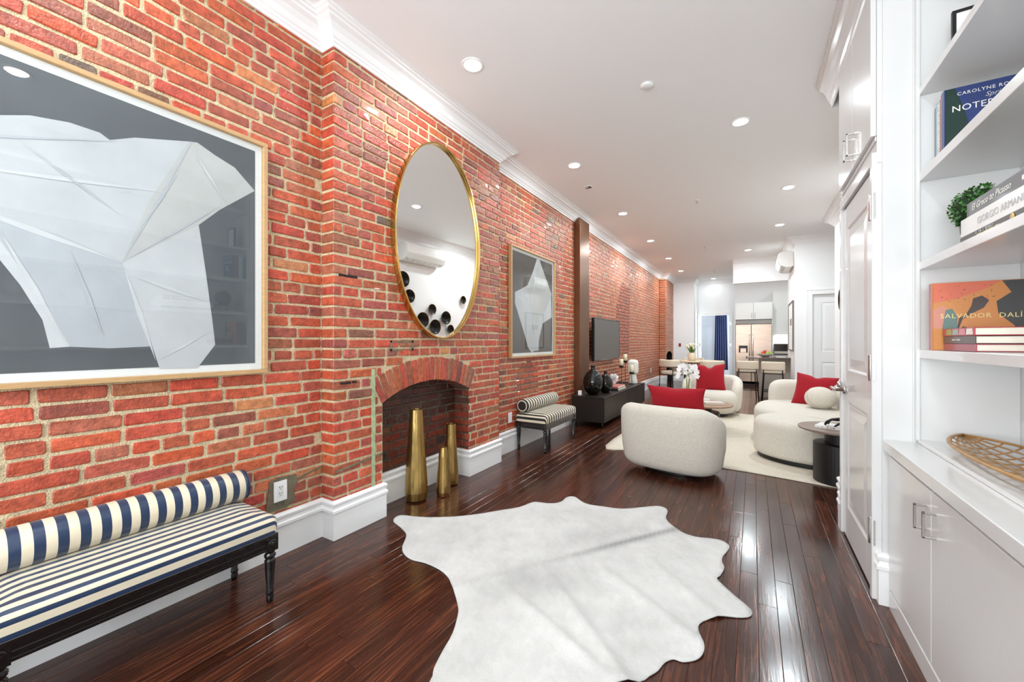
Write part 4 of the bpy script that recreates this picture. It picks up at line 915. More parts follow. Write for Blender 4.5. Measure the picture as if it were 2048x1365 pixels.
text_obj('SALVADOR  DALÍ', 0.027, m_gold_ink, cv, (W / 2 + 0.008, -0.001, 0.135), (1, 0, 0), (0, 0, 1), 0.0004, space=1.12)
fl_ = MB(); r = random.Random(8)
for _ in range(26):
    a, b, q = r.uniform(0.01, 0.18), r.uniform(0.205, 0.275), r.uniform(0.002, 0.005); fl_.add([(a - q, -0.0008, b + q * 0.5), (a, -0.0008, b - q * 0.3), (a + q, -0.0008, b + q * 0.6), (a, -0.0008, b + q * 0.3)], [(0, 1, 2, 3)])
fl_.build('speck_print', m_dark_ink, cv)['kind'] = 'stuff'
cr = (164, 70, 84)
for k, (lab, z, th, c, x0) in enumerate((('crimson book at the bottom of the red stack', 1.214, 0.028, cr, 0.690), ('dark spined book in the middle of the red stack', 1.2425, 0.030, (70, 48, 44), 0.688), ('floral spined red book on top of the red stack', 1.273, 0.030, (176, 44, 60), 0.686))):
    t, cv = book(lab, (x0, 2.10, z), (0.262, 0.275, th), MC('red%d' % k, c), group='red books lying on the lowest shelf')
    if k == 2: 
        for q, (a, cc) in enumerate(((0.03, (236, 228, 214)), (0.09, (214, 120, 132)), (0.15, (150, 160, 150)), (0.21, (150, 160, 74)))): flat_patch('spine_print', [(a - 0.025, 0.004), (a + 0.03, 0.004), (a + 0.025, 0.026), (a - 0.02, 0.026)], -0.0023, MC('floral%d' % q, cc), cv, axis='x')
    elif k == 1: glyph_row(13, 0.009, m_ink, cv, (-0.0028, 0.15, 0.012), (0, -1, 0), (0, 0, 1), 5)

# ---- topiary in striped pot
tp = thing('potted_topiary', 'clipped green topiary ball in black and white striped pot', 'plant', (0.765, 2.30, 1.613))
for k in range(10):
    mb = MB(); z0 = 0.0075 * k; mb.lathe([(0.040 + 0.0012 * k, z0), (0.0412 + 0.0012 * k, z0 + 0.0075)], n=28); mb.build('pot_stripe', M('pot_white', (238, 236, 230), 0.4) if k % 2 == 0 else M('pot_black', (30, 30, 30), 0.4), tp)
mb = MB(); mb.lathe([(0.052, 0.075), (0.053, 0.105), (0.045, 0.105), (0.045, 0.095), (0, 0.095)], n=28); mb.build('pot_rim', M('pot_black', (30, 30, 30), 0.4), tp)
mb = MB(); r = random.Random(12); C0 = Vector((0, 0, 0.170)); RR = 0.082
for _ in range(900):
    d = Vector((r.gauss(0, 1), r.gauss(0, 1), r.gauss(0, 1))).normalized(); c = C0 + d * RR * r.uniform(0.80, 1.0); a = d.orthogonal().normalized(); a.rotate(Matrix.Rotation(r.uniform(0, 6.28), 3, d)); u = (a * 0.8 + d * 0.6).normalized(); w = u.cross(d).normalized() * 0.005; l = r.uniform(0.011, 0.018); g = r.uniform(0.5, 1.3); t_ = tuple(k * g for k in lin((58, 120, 40)))
    mb.add([c, c + u * l * 0.5 + w, c + u * l, c + u * l * 0.5 - w], [(0, 1, 2, 3)], tint=t_)
o = mb.build('foliage', M('topiary_leaf', None, 0.45, attr=True), tp); o['kind'] = 'stuff'
mb = MB(); mb.lathe([(0.001, 0.095), (0.05, 0.11), (0.07, 0.15), (0.07, 0.19), (0.04, 0.23), (0.001, 0.24)], n=20); mb.build('foliage_core', M('topiary_core', (24, 52, 20), 0.8), tp)

# ---- bamboo basket
bs = thing('bamboo_basket', 'boat shaped open weave bamboo basket on the counter', 'basket', (0.775, 2.0, 0.803))
m_bam = M('bamboo', (176, 134, 84), 0.45, var=0.18, vscale=20)
LBk, HW = 0.48, 0.135
def bsk(t, s):   # t -1..1 along y, s -1..1 across
    w = HW * max(0, 1 - abs(t) ** 2.2) ** 0.8; rim = 0.050 - 0.004 * t * t; zb_ = 0.010 + 0.032 * abs(t) ** 4
    return (w * s, LBk * t, zb_ + max(0, rim - zb_) * abs(s) ** 2.2)
for s in (-1, -0.72, -0.44, -0.15, 0.15, 0.44, 0.72, 1):
    mb = MB(); mb.tube([bsk(-1 + 2 * k / 24, s) for k in range(25)], 0.0075 if abs(s) == 1 else 0.0045, 6, flat=0.7); mb.build('rim_rod' if abs(s) == 1 else 'long_strip', m_bam, bs)
for k in range(1, 14):
    t_ = -1 + 2 * k / 14; mb = MB(); mb.tube([tuple(Vector(bsk(t_ + 0.03 * s, s)) + Vector((0, 0, -0.003))) for s in [q / 6 - 1 for q in range(13)]], 0.006, 6, flat=0.4); mb.build('cross_strip', m_bam, bs)
# small framed print on the top shelf
fp_ = thing('small_framed_print', 'small framed print on the highest visible shelf', 'picture', (0.80, 2.40, 2.406))
mb = MB(); mb.box(-0.08, 0, 0, 0.08, 0.015, 0.012); mb.box(-0.08, 0, 0.228, 0.08, 0.015, 0.24); mb.box(-0.08, 0, 0.012, -0.068, 0.015, 0.228); mb.box(0.068, 0, 0.012, 0.08, 0.015, 0.228); mb.build('frame', m_black, fp_)
mb = MB(); mb.box(-0.068, 0.004, 0.012, 0.068, 0.010, 0.228); mb.build('print', m_mat, fp_)

# ================================================================ LIVING ROOM
RUG2 = [(-1.51, 4.66), (-1.2, 4.60), (-0.8, 4.53), (-0.45, 4.48), (-0.26, 4.43), (-0.05, 4.42), (0.2, 4.385), (0.62, 4.325), (1.02, 4.27), (1.05, 5.5), (1.04, 7.9), (0.3, 7.92), (-0.5, 7.90), (-1.46, 7.95), (-1.48, 6.5)]
v, f = filled(smooth_closed(RUG2, 4), 0.09, lambda x, y: 0.010 + 0.002 * math.sin(9 * x + 3 * y) * math.sin(5 * y))
mb = MB(); mb.add(v, f, True); tag(mb.build('area_rug', M('cream_wool', (220, 210, 192), 0.95, var=0.08, vscale=60, bump=0.5, bscale=240), solid=0.008), 'cream wool area rug under the sofa and armchairs', 'rug')

def armchair(label, loc, rz):
    t = thing('boucle_armchair', label, 'armchair', loc, rz, 'cream boucle swivel armchairs')
    mb = MB(); soft_prism(mb, [(x * 0.62, y * 0.62 + 0.0) for x, y in superellipse(0.86, 0.80, 3.0)], 0.0, 0.05, 0.004, 0.004); mb.build('plinth', m_black, t)
    mb = MB(); soft_prism(mb, [(x, y + 0.05) for x, y in superellipse(0.84, 0.72, 2.8)], 0.052, 0.41, 0.13, 0.10, crown=0.012, taper=0.10); mb.build('seat', m_boucle, t)
    path = smooth_open([(-0.36, 0.02), (-0.395, -0.09), (-0.385, -0.23), (-0.30, -0.325), (-0.13, -0.355), (0, -0.36), (0.13, -0.355), (0.30, -0.325), (0.385, -0.23), (0.395, -0.09), (0.36, 0.02)], 4)
    n = len(path); zt = []
    for k in range(n):
        a = abs(k / (n - 1) * 2 - 1); zt.append(0.655 - 0.22 * max(0, (a - 0.42) / 0.58) ** 1.5)
    mb = MB(); curved_back(mb, path, 0.155, 0.052, zt, taper=0.085, cx=0, cy=0, rb=0.08); mb.build('backrest', m_boucle, t)
    return t
armchair('cream boucle swivel armchair seen from behind, nearest the camera', (-0.655, 4.22, 0.0), math.radians(-10))
armchair('cream boucle swivel armchair with square red cushion, facing the camera', (-0.63, 7.62, 0.0135), math.radians(176))
def place(mb, name, mat, loc, ax, ay, label=None, cat=None, group=None):
    """orient a pillow: ax = width direction, ay = height direction"""
    ax = Vector(ax).normalized(); ay = Vector(ay).normalized(); az = ax.cross(ay).normalized(); ay = az.cross(ax)
    o = mb.build(name, mat); o.rotation_euler = Matrix((ax, ay, az)).transposed().to_euler(); o.location = loc
    return tag(o, label, cat, group)
place(pillow_mesh(0.56, 0.31, 0.15, 0.12, chop=0.012), 'red_cushion', m_red, (-0.645, 4.20, 0.665), (0.985, -0.13, 0.0), (0.05, -0.30, 0.95), 'red lumbar cushion leaning on the nearest armchair back', 'cushion', 'red cushions')
place(pillow_mesh(0.47, 0.47, 0.16, 0.09, chop=0.07), 'red_cushion', m_red, (-0.63, 7.60, 0.635), (0.99, 0.05, 0.04), (-0.04, 0.22, 0.97), 'square red cushion on the far armchair', 'cushion', 'red cushions')

sf = thing('curved_sofa', 'cream boucle kidney shaped sofa with wrap around back', 'sofa', (0.5, 5.7, 0.0135))
SO = [(0.98, 4.80), (0.72, 4.755), (0.48, 4.755), (0.26, 4.82), (0.09, 4.96), (0.01, 5.12), (0.025, 5.28), (0.11, 5.42), (0.195, 5.52), (0.15, 5.66), (0.06, 5.80), (0.015, 5.98), (0.02, 6.25), (0.07, 6.50), (0.22, 6.72), (0.50, 6.84), (0.80, 6.84), (0.99, 6.70), (1.04, 6.2), (1.05, 5.3)]
SL = [(x - 0.5, y - 5.7) for x, y in SO]; so_s = smooth_closed(SL, 4)
mb = MB(); soft_prism(mb, [(x * 0.93, y * 0.96) for x, y in so_s], 0.0, 0.05, 0.004, 0.004); mb.build('plinth', m_black, sf)
mb = MB(); soft_prism(mb, so_s, 0.04, 0.43, 0.085, 0.05, crown=0.008); mb.build('seat', m_boucle, sf)
bp_ = smooth_open([(0.20, 6.62), (0.36, 6.745), (0.56, 6.78), (0.76, 6.72), (0.90, 6.52), (0.955, 6.2), (0.965, 5.8), (0.96, 5.4), (0.93, 5.05), (0.90, 4.85)], 4)
n = len(bp_); zt = [0.71 - 0.03 * max(0, k / (n - 1) * 2 - 1.2) for k in range(n)]
mb = MB(); curved_back(mb, [(p.x - 0.5, p.y - 5.7) for p in bp_], 0.20, 0.06, zt, rb=0.06); mb.build('backrest', m_boucle, sf)
place(pillow_mesh(0.44, 0.44, 0.16, 0.09, chop=0.03), 'red_cushion', m_red, (0.675, 6.38, 0.615), (0.96, -0.2, -0.12), (0.16, 0.33, 0.92), 'square red cushion leaning on the curved sofa', 'cushion', 'red cushions')
bpil = thing('ball_cushion', 'round cream ball cushion on the curved sofa', 'cushion', (0.69, 6.0, 0.438))
mb = MB(); mb.lathe([(0.155 * math.sin(PI * k / 20), 0.135 - 0.135 * math.cos(PI * k / 20)) for k in range(21)], n=36); mb.build('ball', m_boucle, bpil)
mb = MB(); R3 = Euler((1.0, 0.5, 0.3)).to_matrix(); mb.tube([Vector((0, 0, 0.135)) + Vector((0.1565, 0.1565, 0.1365)) * (R3 @ Vector((math.cos(a), math.sin(a), 0))) for a in [2 * PI * k / 40 for k in range(41)]], 0.002, 5, cap=False); mb.build('seam', M('seam_thread', (190, 182, 166), 0.9), bpil)

# coffee table
m_wal = M('walnut_top', (150, 116, 88), 0.35, var=0.18, vscale=10, stretch=(1, 6, 1))
ct = thing('coffee_table', 'round wood topped coffee table between the armchairs', 'table', (-0.60, 6.2, 0.0135))
mb = MB(); mb.lathe([(0.37, 0.352), (0.375, 0.356), (0.375, 0.368), (0.37, 0.371)], n=56, smooth=False); mb.build('table_top', m_wal, ct)
mb = MB(); mb.lathe([(0.21, 0.0), (0.21, 0.25), (0.20, 0.26), (0.11, 0.262), (0.11, 0.352)], n=40, smooth=False); mb.build('base', M('bronze_base', (66, 54, 46), 0.4, metal=0.5), ct, bevel=0.002)
book('thick book with pale jacket on the coffee table', (-0.56, 6.07, 0.386), (0.25, 0.19, 0.026), MC('coffee_book', (214, 210, 200)), rz=0.35)
mb = MB(); mb.box(-0.62, 6.30, 0.386, -0.53, 6.37, 0.43); tag(mb.build('small_white_box', M('white_ceramic', (236, 234, 230), 0.3), center=True, bevel=0.004), 'small white box on the coffee table', 'box')
# orchid in glass vase
oc = thing('orchid_vase', 'white orchid sprays in a clear glass vase on coffee table', 'flowers', (-0.815, 6.32, 0.386))
mb = MB(); mb.lathe([(0.045, 0.0), (0.05, 0.004), (0.05, 0.20), (0.046, 0.20), (0.046, 0.01), (0, 0.01)], n=24); mb.build('glass_vase', glass_mat('clear_glass', (0.93, 0.96, 0.94), 1.45), oc)
m_stem = M('orchid_stem', (130, 150, 70), 0.5); m_pet = M('orchid_petal', (242, 240, 240), 0.6); r = random.Random(4)
fls = []
for k in range(5):
    a = 2 * PI * k / 5 + 0.4; rr = r.uniform(0.08, 0.17); pts = [Vector((0.02 * math.cos(a), 0.02 * math.sin(a), 0.01)), Vector((0.02 * math.cos(a), 0.02 * math.sin(a), 0.25)), Vector((rr * 0.5 * math.cos(a), rr * 0.5 * math.sin(a), 0.45 + 0.08 * r.random())), Vector((rr * math.cos(a), rr * math.sin(a), 0.48)), Vector((rr * 1.3 * math.cos(a), rr * 1.3 * math.sin(a), 0.34))]
    sp_ = smooth_open(pts, 6); mb = MB(); mb.tube(sp_, 0.004, 6); mb.build('stem', m_stem, oc)
    for q in range(9, len(sp_), 2): fls.append((sp_[q], a))
for p, a in fls:
    mb = MB(); d = Vector((math.cos(a) + r.uniform(-0.6, 0.6), math.sin(a) - 0.5 + r.uniform(-0.6, 0.6), r.uniform(-0.1, 0.5))).normalized(); u = d.orthogonal().normalized(); w = d.cross(u); c = p + d * 0.02 + Vector((r.uniform(-.015, .015), r.uniform(-.015, .015), r.uniform(-.015, .015)))
    for i in range(5):
        t_ = 2 * PI * i / 5; e = u * math.cos(t_) + w * math.sin(t_); s_ = d.cross(e); mb.add([c, c + e * 0.022 + s_ * 0.017 + d * 0.004, c + e * 0.042 + d * 0.002, c + e * 0.022 - s_ * 0.017 + d * 0.004], [(0, 1, 2, 3)])
    mb.build('blossom', m_pet, oc)

# side table by the closet
stt = thing('side_table', 'black pedestal side table with round taupe top', 'table', (0.655, 4.50, 0.0135))
mb = MB(); mb.lathe([(0.188, 0), (0.19, 0.003), (0.19, 0.335), (0.186, 0.34), (0.11, 0.341)], n=44, smooth=False); mb.build('base', M('matt_black', (26, 25, 25), 0.45), stt, bevel=0.002)
mb = MB(); mb.lathe([(0.108, 0.34), (0.108, 0.455)], n=36, smooth=False); mb.build('neck', M('matt_black', (26, 25, 25), 0.45), stt)
mb = MB(); mb.lathe([(0.295, 0.455), (0.302, 0.459), (0.302, 0.472), (0.298, 0.475)], n=60, smooth=False); mb.build('table_top', M('taupe_lacquer', (128, 110, 96), 0.35), stt)
t, cv = book('white paperback lying on the side table under a black hand', (0.47, 4.43, 0.489), (0.27, 0.20, 0.022), MC('paperback', (232, 230, 226)), spine_axis='-Y', rz=-0.35)
glyph_row(9, 0.018, m_dark_ink, cv, (0.10, -0.0026, 0.005), (1, 0, 0), (0, 0, 1), 6)
# black bronze hand sculpture: wrist, palm and five bent fingers, resting on fingertips
hd = thing('hand_sculpture', 'black sculpted hand arched on its fingertips on the book', 'sculpture', (0.60, 4.42, 0.512), -0.35)
mb = MB(); m_bz = M('black_bronze', (22, 20, 19), 0.4, metal=0.4)
mb.tube([(0.16, 0.02, 0.015), (0.13, 0.015, 0.045), (0.10, 0.01, 0.066)], [0.017, 0.019, 0.022], 10); mb.tube([(0.105, 0.01, 0.064), (0.06, 0.005, 0.070), (0.02, 0.0, 0.062)], [0.021, 0.030, 0.026], 10, flat=0.6); mb.build('palm', m_bz, hd)
for yy, l in ((-0.024, 0.85), (-0.009, 1.0), (0.008, 0.97), (0.023, 0.78)):
    mb = MB(); mb.tube([(0.028, yy * 0.9, 0.062), (-0.012 * l, yy * 1.2, 0.060), (-0.045 * l, yy * 1.4, 0.036), (-0.060 * l, yy * 1.5, 0.008)], [0.0105, 0.0095, 0.0085, 0.006], 8); mb.build('finger', m_bz, hd)
mb = MB(); mb.tube([(0.085, -0.018, 0.058), (0.06, -0.045, 0.042), (0.035, -0.058, 0.022), (0.02, -0.062, 0.008)], [0.012, 0.0105, 0.009, 0.006], 8); mb.build('thumb', m_bz, hd)

# ================================================================ TV WALL
mb = MB(); mb.box(WX + 0.004, 5.80, 0.452, -2.285, 6.205, 3.17); col_ = struct(mb.build('trim_steel_column', M('bronze_clad_steel', (120, 84, 60), 0.33, metal=0.85, var=0.08, vscale=3), bevel=0.003)); col_['label'] = 'bronze metal clad column standing against the brick wall'
tv = thing('television', 'flat screen television hung on the brick wall', 'television', (-2.30, 7.11, 0.925))
mb = MB(); mb.box(-0.065, -0.3, 0.2, -0.01, 0.3, 0.5); mb.build('wall_bracket', m_black, tv)
mb = MB(); mb.box(-0.01, -0.73, 0, 0.035, 0.73, 0.73); mb.build('body', M('tv_plastic', (20, 20, 21), 0.25), tv, bevel=0.004)
mb = MB(); mb.box(0.036, -0.712, 0.02, 0.038, 0.712, 0.712); mb.build('screen', M('tv_screen', (92, 87, 83), 0.4, spec=0.5), tv)  # grey of the reflected room is put into the screen's base colour
mb = MB()
for a, b, c, d in ((-0.73, 0.73, 0.0, 0.02), (-0.73, 0.73, 0.712, 0.73), (-0.73, -0.712, 0.02, 0.712), (0.712, 0.73, 0.02, 0.712)): mb.box(0.035, a, c, 0.041, b, d)
mb.build('bezel', M('glossy_bezel', (70, 70, 72), 0.1, metal=0.8), tv)
m_con = M('dark_oak_veneer', (34, 26, 21), 0.42, spec=0.3, var=0.2, vscale=10, stretch=(1, 1, 12))
cn = thing('media_console', 'long low dark media console under the television', 'console', (-2.06, 6.765, 0))
mb = MB(); mb.box(-0.245, -1.235, 0.085, 0.235, 1.235, 0.43); mb.build('body', m_con, cn, bevel=0.002)
mb = MB(); mb.box(-0.247, -1.24, 0.43, 0.25, 1.24, 0.45); mb.build('top_board', m_con, cn, bevel=0.002)
for k in range(4):
    mb = MB(); mb.box(0.236, -1.233 + k * 0.6175, 0.088, 0.25, -1.233 + (k + 1) * 0.6175 - 0.006, 0.427); mb.build('door', m_con, cn, bevel=0.0015)
for sx in (-0.2, 0.2):
    for sy in (-1.18, 0.0, 1.18):
        mb = MB(); mb.tube([(sx, sy, 0), (sx, sy, 0.086)], 0.012, 10); mb.build('leg', m_black, cn)
m_smoke = M('smoked_black_glass', (12, 12, 10), 0.05, var=0.5, vscale=12, bump=0.08, bscale=14)
def glass_vase(label, loc, r, h):
    mb = MB(); prof = [(0.35, 0.0), (0.55, 0.02), (0.85, 0.16), (0.99, 0.34), (1.0, 0.44), (0.93, 0.58), (0.70, 0.73), (0.40, 0.83), (0.24, 0.87), (0.22, 0.93), (0.27, 0.985), (0.29, 1.0), (0.23, 1.0), (0.19, 0.94), (0.19, 0.88)]
    mb.lathe([(a * r, b * h) for a, b in prof], n=40); tag(mb.build('glass_vase', m_smoke, loc=loc), label, 'vase', 'black glass vases on the console')
glass_vase('larger round black glass vase on the console', (-2.075, 5.80, 0.451), 0.148, 0.44)
glass_vase('smaller round black glass vase on the console', (-1.985, 6.12, 0.451), 0.112, 0.335)
mb = MB(); r = random.Random(2); Cc = Vector((-2.02, 6.66, 0.63))
t = thing('white_burst_ornament', 'spiky white flower ornament on books on the console', 'ornament', (-2.03, 6.70, 0.5205))
mb = MB(); mb.lathe([(0.03, 0), (0.03, 0.05), (0.02, 0.09), (0.0, 0.13)], n=14); mb.build('core', m_pet, t)
for k in range(70):
    d = Vector((r.gauss(0, 1), r.gauss(0, 1), r.gauss(0, 1))).normalized(); mb = MB(); c = Vector((0, 0, 0.105)); s_ = d.orthogonal().normalized() * 0.017; q = d.cross(s_) * 0.3; L_ = r.uniform(0.08, 0.105)
    if c.z + d.z * L_ < 0.004: continue
    mb.add([c, c + d * L_ * 0.6 + s_, c + d * L_, c + d * L_ * 0.6 - s_, c + d * L_ * 0.6 + q], [(0, 1, 2, 4), (0, 4, 2, 3)]); mb.build('petal', m_pet, t)
book('red and grey book lying on the console under another', (-2.13, 6.42, 0.451), (0.26, 0.46, 0.036), MC('cbook1', (40, 48, 44)), spine_axis='-Y', group='books on the console')
book('pale book with pink cover on top of the console books', (-2.12, 6.44, 0.4875), (0.24, 0.42, 0.032), MC('cbook2', (206, 120, 116)), spine_axis='-Y', group='books on the console')
m_wax = M('ivory_wax', (236, 222, 190), 0.5)
for lab, x, y, h in (('shortest candlestick with ivory pillar candle, at the right', -1.945, 7.55, 0.235), ('tallest candlestick with ivory pillar candle', -2.155, 7.87, 0.43), ('middle candlestick with ivory pillar candle, at the left', -2.165, 7.64, 0.345)):
    t = thing('candlestick', lab, 'candlestick', (x, y, 0.451), 0, 'pillar candle holders on the console')
    mb = MB(); mb.lathe([(0.05, 0), (0.05, 0.008), (0.006, 0.012)], n=24); mb.build('foot', m_black, t)
    mb = MB(); mb.tube([(0, 0, 0.01), (0, 0, h - 0.04)], 0.005, 8); mb.build('stem', M('aged_brass_rod', (96, 78, 46), 0.4, metal=0.8), t)
    mb = MB(); mb.lathe([(0.012, h - 0.045), (0.042, h - 0.04), (0.043, h), (0.038, h), (0.038, h - 0.03), (0, h - 0.03)], n=24); mb.build('cup', M('dark_bronze_cup', (50, 36, 26), 0.3, metal=0.7), t)
    mb = MB(); mb.lathe([(0.036, h - 0.028), (0.037, h + 0.115), (0.03, h + 0.122), (0, h + 0.118)], n=24); mb.build('candle', m_wax, t)
# white modernist head
wh = thing('head_sculpture', 'white modernist stone head with carved long nose on console', 'sculpture', (-1.99, 7.82, 0.451), 0.0)
m_plas = M('white_plaster', (226, 222, 212), 0.6)
mb = MB(); mb.lathe([(0.085, 0), (0.085, 0.01), (0.062, 0.14), (0.060, 0.18)], n=28); mb.build('neck', m_plas, wh)
mb = MB(); soft_prism(mb, superellipse(0.20, 0.17, 2.6, 32), 0.17, 0.455, 0.07, 0.05); mb.build('face_block', m_plas, wh)
mb = MB(); mb.extrude([(0.012, -0.088, 0.25), (-0.018, -0.088, 0.25), (-0.010, -0.088, 0.38), (-0.05, -0.088, 0.395), (-0.05, -0.088, 0.405), (0.05, -0.088, 0.405), (0.05, -0.088, 0.395), (0.008, -0.088, 0.385)], (0, 0.02, 0)); mb.build('brow_and_nose', m_plas, wh, bevel=0.004)
mb = MB(); mb.box(-2.24, 5.60, 0.451, -2.19, 5.64, 0.52); tag(mb.build('white_tag', m_trim, center=True, bevel=0.006), 'small white upright gadget at the near end of the console', 'gadget')

# ================================================================ RIGHT WALL SEEN IN THE MIRROR, AIR CONDITIONERS
m_ac = M('ac_plastic', (240, 239, 235), 0.3)
def air_conditioner(label, loc, L):
    """split unit on a wall facing -X; local y along the wall, body from x=0 to x=-0.27"""
    t = thing('air_conditioner', label, 'air conditioner', loc, 0, 'wall mounted split air conditioners')
    prof = [(0, 0.02), (0, 0.30), (-0.05, 0.325), (-0.20, 0.325), (-0.245, 0.29), (-0.265, 0.20), (-0.262, 0.13), (-0.22, 0.045), (-0.12, 0.0), (-0.03, 0.0)]
    mb = MB(); mb.extrude([(x, -L / 2, z) for x, z in prof], (0, L, 0)); mb.build('body', m_ac, t, bevel=0.008)
    mb = MB(); mb.extrude([(-0.205, -L / 2 + 0.03, 0.035), (-0.258, -L / 2 + 0.03, 0.115), (-0.262, -L / 2 + 0.03, 0.112), (-0.209, -L / 2 + 0.03, 0.030)], (0, L - 0.06, 0)); mb.build('louvre', m_ac, t, bevel=0.002)
    for k in range(7):
        mb = MB(); mb.obox((-0.16, -L / 2 + 0.08 + k * (L - 0.16) / 6, 0.010), (0.07, 0.006, 0.012)); mb.build('vent_fin', M('ac_grey', (200, 198, 194), 0.4), t)
    return t
air_conditioner('white wall air conditioner below the crown at the far end', (0.69, 10.12, 2.745), 0.90)
air_conditioner('white wall air conditioner seen in the oval mirror', (1.13, 5.32, 2.71), 0.96)
m_bowl = M('black_patina_bowl', (26, 24, 23), 0.35, metal=0.5); m_rim = M('bowl_gold_rim', (150, 120, 70), 0.35, metal=0.9)
def wall_bowl(label, y, z, r, dx=0.09):
    t = thing('wall_bowl', label, 'wall decor', (1.13, y, z - r), 0, 'black metal bowls hung on the right wall'); R = Matrix.Rotation(-PI / 2, 3, 'Y')
    mb = MB(); mb.lathe([(0.0, 0.015), (r * 0.5, 0.02), (r * 0.85, dx * 0.6), (r, dx), (r - 0.006, dx), (r * 0.82, dx * 0.62), (r * 0.48, 0.03), (0.0, 0.025)], (0, 0, r), 32, R=R); mb.lathe([(0.015, 0.0), (0.015, 0.02)], (0, 0, r), 12, R=R); mb.build('bowl', m_bowl, t)
    mb = MB(); mb.tube([(-dx, (r - 0.003) * math.cos(a), r + (r - 0.003) * math.sin(a)) for a in [2 * PI * k / 36 for k in range(37)]], 0.004, 6, cap=False); mb.build('rim', m_rim, t)
for lab, y, z, r in (('highest black bowl at the left edge of the mirror view', 4.88, 2.37, 0.145), ('second black bowl down the left edge of the mirror view', 5.03, 2.08, 0.125), ('large black bowl at the lower left of the mirrored cluster', 5.35, 1.66, 0.15),
                     ('small black bowl at the top of the mirrored cluster', 5.62, 1.88, 0.105), ('front centre black bowl of the mirrored cluster', 5.67, 1.54, 0.148), ('black bowl right of centre in the mirrored cluster', 5.97, 1.73, 0.135),
                     ('small black bowl at the lower right of the mirrored cluster', 6.13, 1.50, 0.10), ('single black bowl apart at the right of the mirror view', 6.52, 2.14, 0.086), ('black bowl on the living room wall, just peeking past the closet edge', 7.12, 1.84, 0.15)):
    wall_bowl(lab, y, z, r, 0.09 if r > 0.11 else 0.06)

# ================================================================ DINING
m_lwood = M('pale_wood', (214, 190, 158), 0.4, var=0.1, vscale=8, stretch=(1, 6, 1)); m_linen = M('cream_linen', (222, 208, 186), 0.9, var=0.06, vscale=60, bump=0.3, bscale=200)
dt = thing('dining_table', 'round pale wood dining table at the far end', 'table', (-1.32, 11.65, 0))
mb = MB(); mb.lathe([(0.60, 0.715), (0.62, 0.722), (0.62, 0.742), (0.61, 0.75)], n=56, smooth=False); mb.build('table_top', m_lwood, dt)
mb = MB(); mb.lathe([(0.28, 0), (0.28, 0.02), (0.12, 0.10), (0.09, 0.35), (0.11, 0.60), (0.22, 0.715)], n=32); mb.build('pedestal', m_lwood, dt)
def dining_chair(label, x, y, rz):
    t = thing('dining_chair', label, 'chair', (x, y, 0), rz, 'cream dining chairs with black frames')
    mb = MB(); soft_prism(mb, superellipse(0.48, 0.46, 3.2, 36), 0.41, 0.49, 0.035, 0.02, crown=0.008); mb.build('seat', m_linen, t)
    path = smooth_open([(-0.25, 0.02), (-0.245, -0.12), (-0.17, -0.22), (0, -0.25), (0.17, -0.22), (0.245, -0.12), (0.25, 0.02)], 4)
    mb = MB(); curved_back(mb, path, 0.07, 0.60, 0.79, rb=0.03); mb.build('backrest', m_linen, t)
    for sx, sy in ((-0.22, -0.20), (0.22, -0.20), (-0.23, 0.18), (0.23, 0.18)):
        mb = MB(); mb.tube([(sx * 1.05, sy * 1.05, 0), (sx, sy, 0.42), (sx, sy, 0.66 if sy < 0 else 0.58)], 0.011, 8); mb.build('leg', m_black, t)
    for sx in (-1, 1):
        mb = MB(); mb.tube([(sx * 0.235, 0.20, 0.58), (sx * 0.245, 0.02, 0.59), (sx * 0.22, -0.20, 0.60)], 0.011, 8); mb.build('arm_rail', m_black, t)
    mb = MB(); mb.tube([(-0.22, -0.2, 0.40), (0.22, -0.2, 0.40), (0.23, 0.18, 0.40), (-0.23, 0.18, 0.40), (-0.22, -0.2, 0.40)], 0.010, 6); mb.build('seat_frame', m_black, t)
dining_chair('cream dining chair with black frame nearest the brick wall', -1.80, 11.0, math.radians(-35))
dining_chair('cream dining chair with black frame behind the far armchair', -0.90, 11.0, math.radians(30))
dining_chair('cream dining chair on the far side of the round table', -1.45, 12.45, math.radians(190))
tu = thing('tulip_vase', 'white tulips in cream vase on the dining table', 'flowers', (-1.39, 11.5, 0.751))
mb = MB(); mb.lathe([(0.075, 0), (0.09, 0.01), (0.105, 0.10), (0.095, 0.19), (0.085, 0.21), (0.08, 0.21), (0.09, 0.15), (0, 0.10)], n=28); mb.build('vase', M('cream_ceramic', (226, 212, 190), 0.5), tu)
r = random.Random(6); m_tg = M('tulip_leaf', (96, 130, 50), 0.5); m_tw = M('tulip_bloom', (236, 232, 204), 0.5)
for k in range(22):
    a = r.uniform(0, 6.28); q = r.uniform(0.02, 0.17); h = r.uniform(0.34, 0.43) - q * 0.3; e = Vector((q * math.cos(a), q * math.sin(a), h))
    mb = MB(); mb.tube(smooth_open([(e.x * 0.2, e.y * 0.2, 0.15), (e.x * 0.5, e.y * 0.5, 0.26), tuple(e)], 4), 0.005, 5); st_ = mb.build('stem', m_tg, tu)
    mb = MB(); R = Vector((0, 0, 1)).rotation_difference(Vector((e.x, e.y, 0.25)).normalized()).to_matrix(); mb.lathe([(0.005, 0), (0.018, 0.012), (0.020, 0.03), (0.010, 0.055), (0, 0.058)], tuple(e), 8, R=R); mb.build('bloom', m_tw, tu)
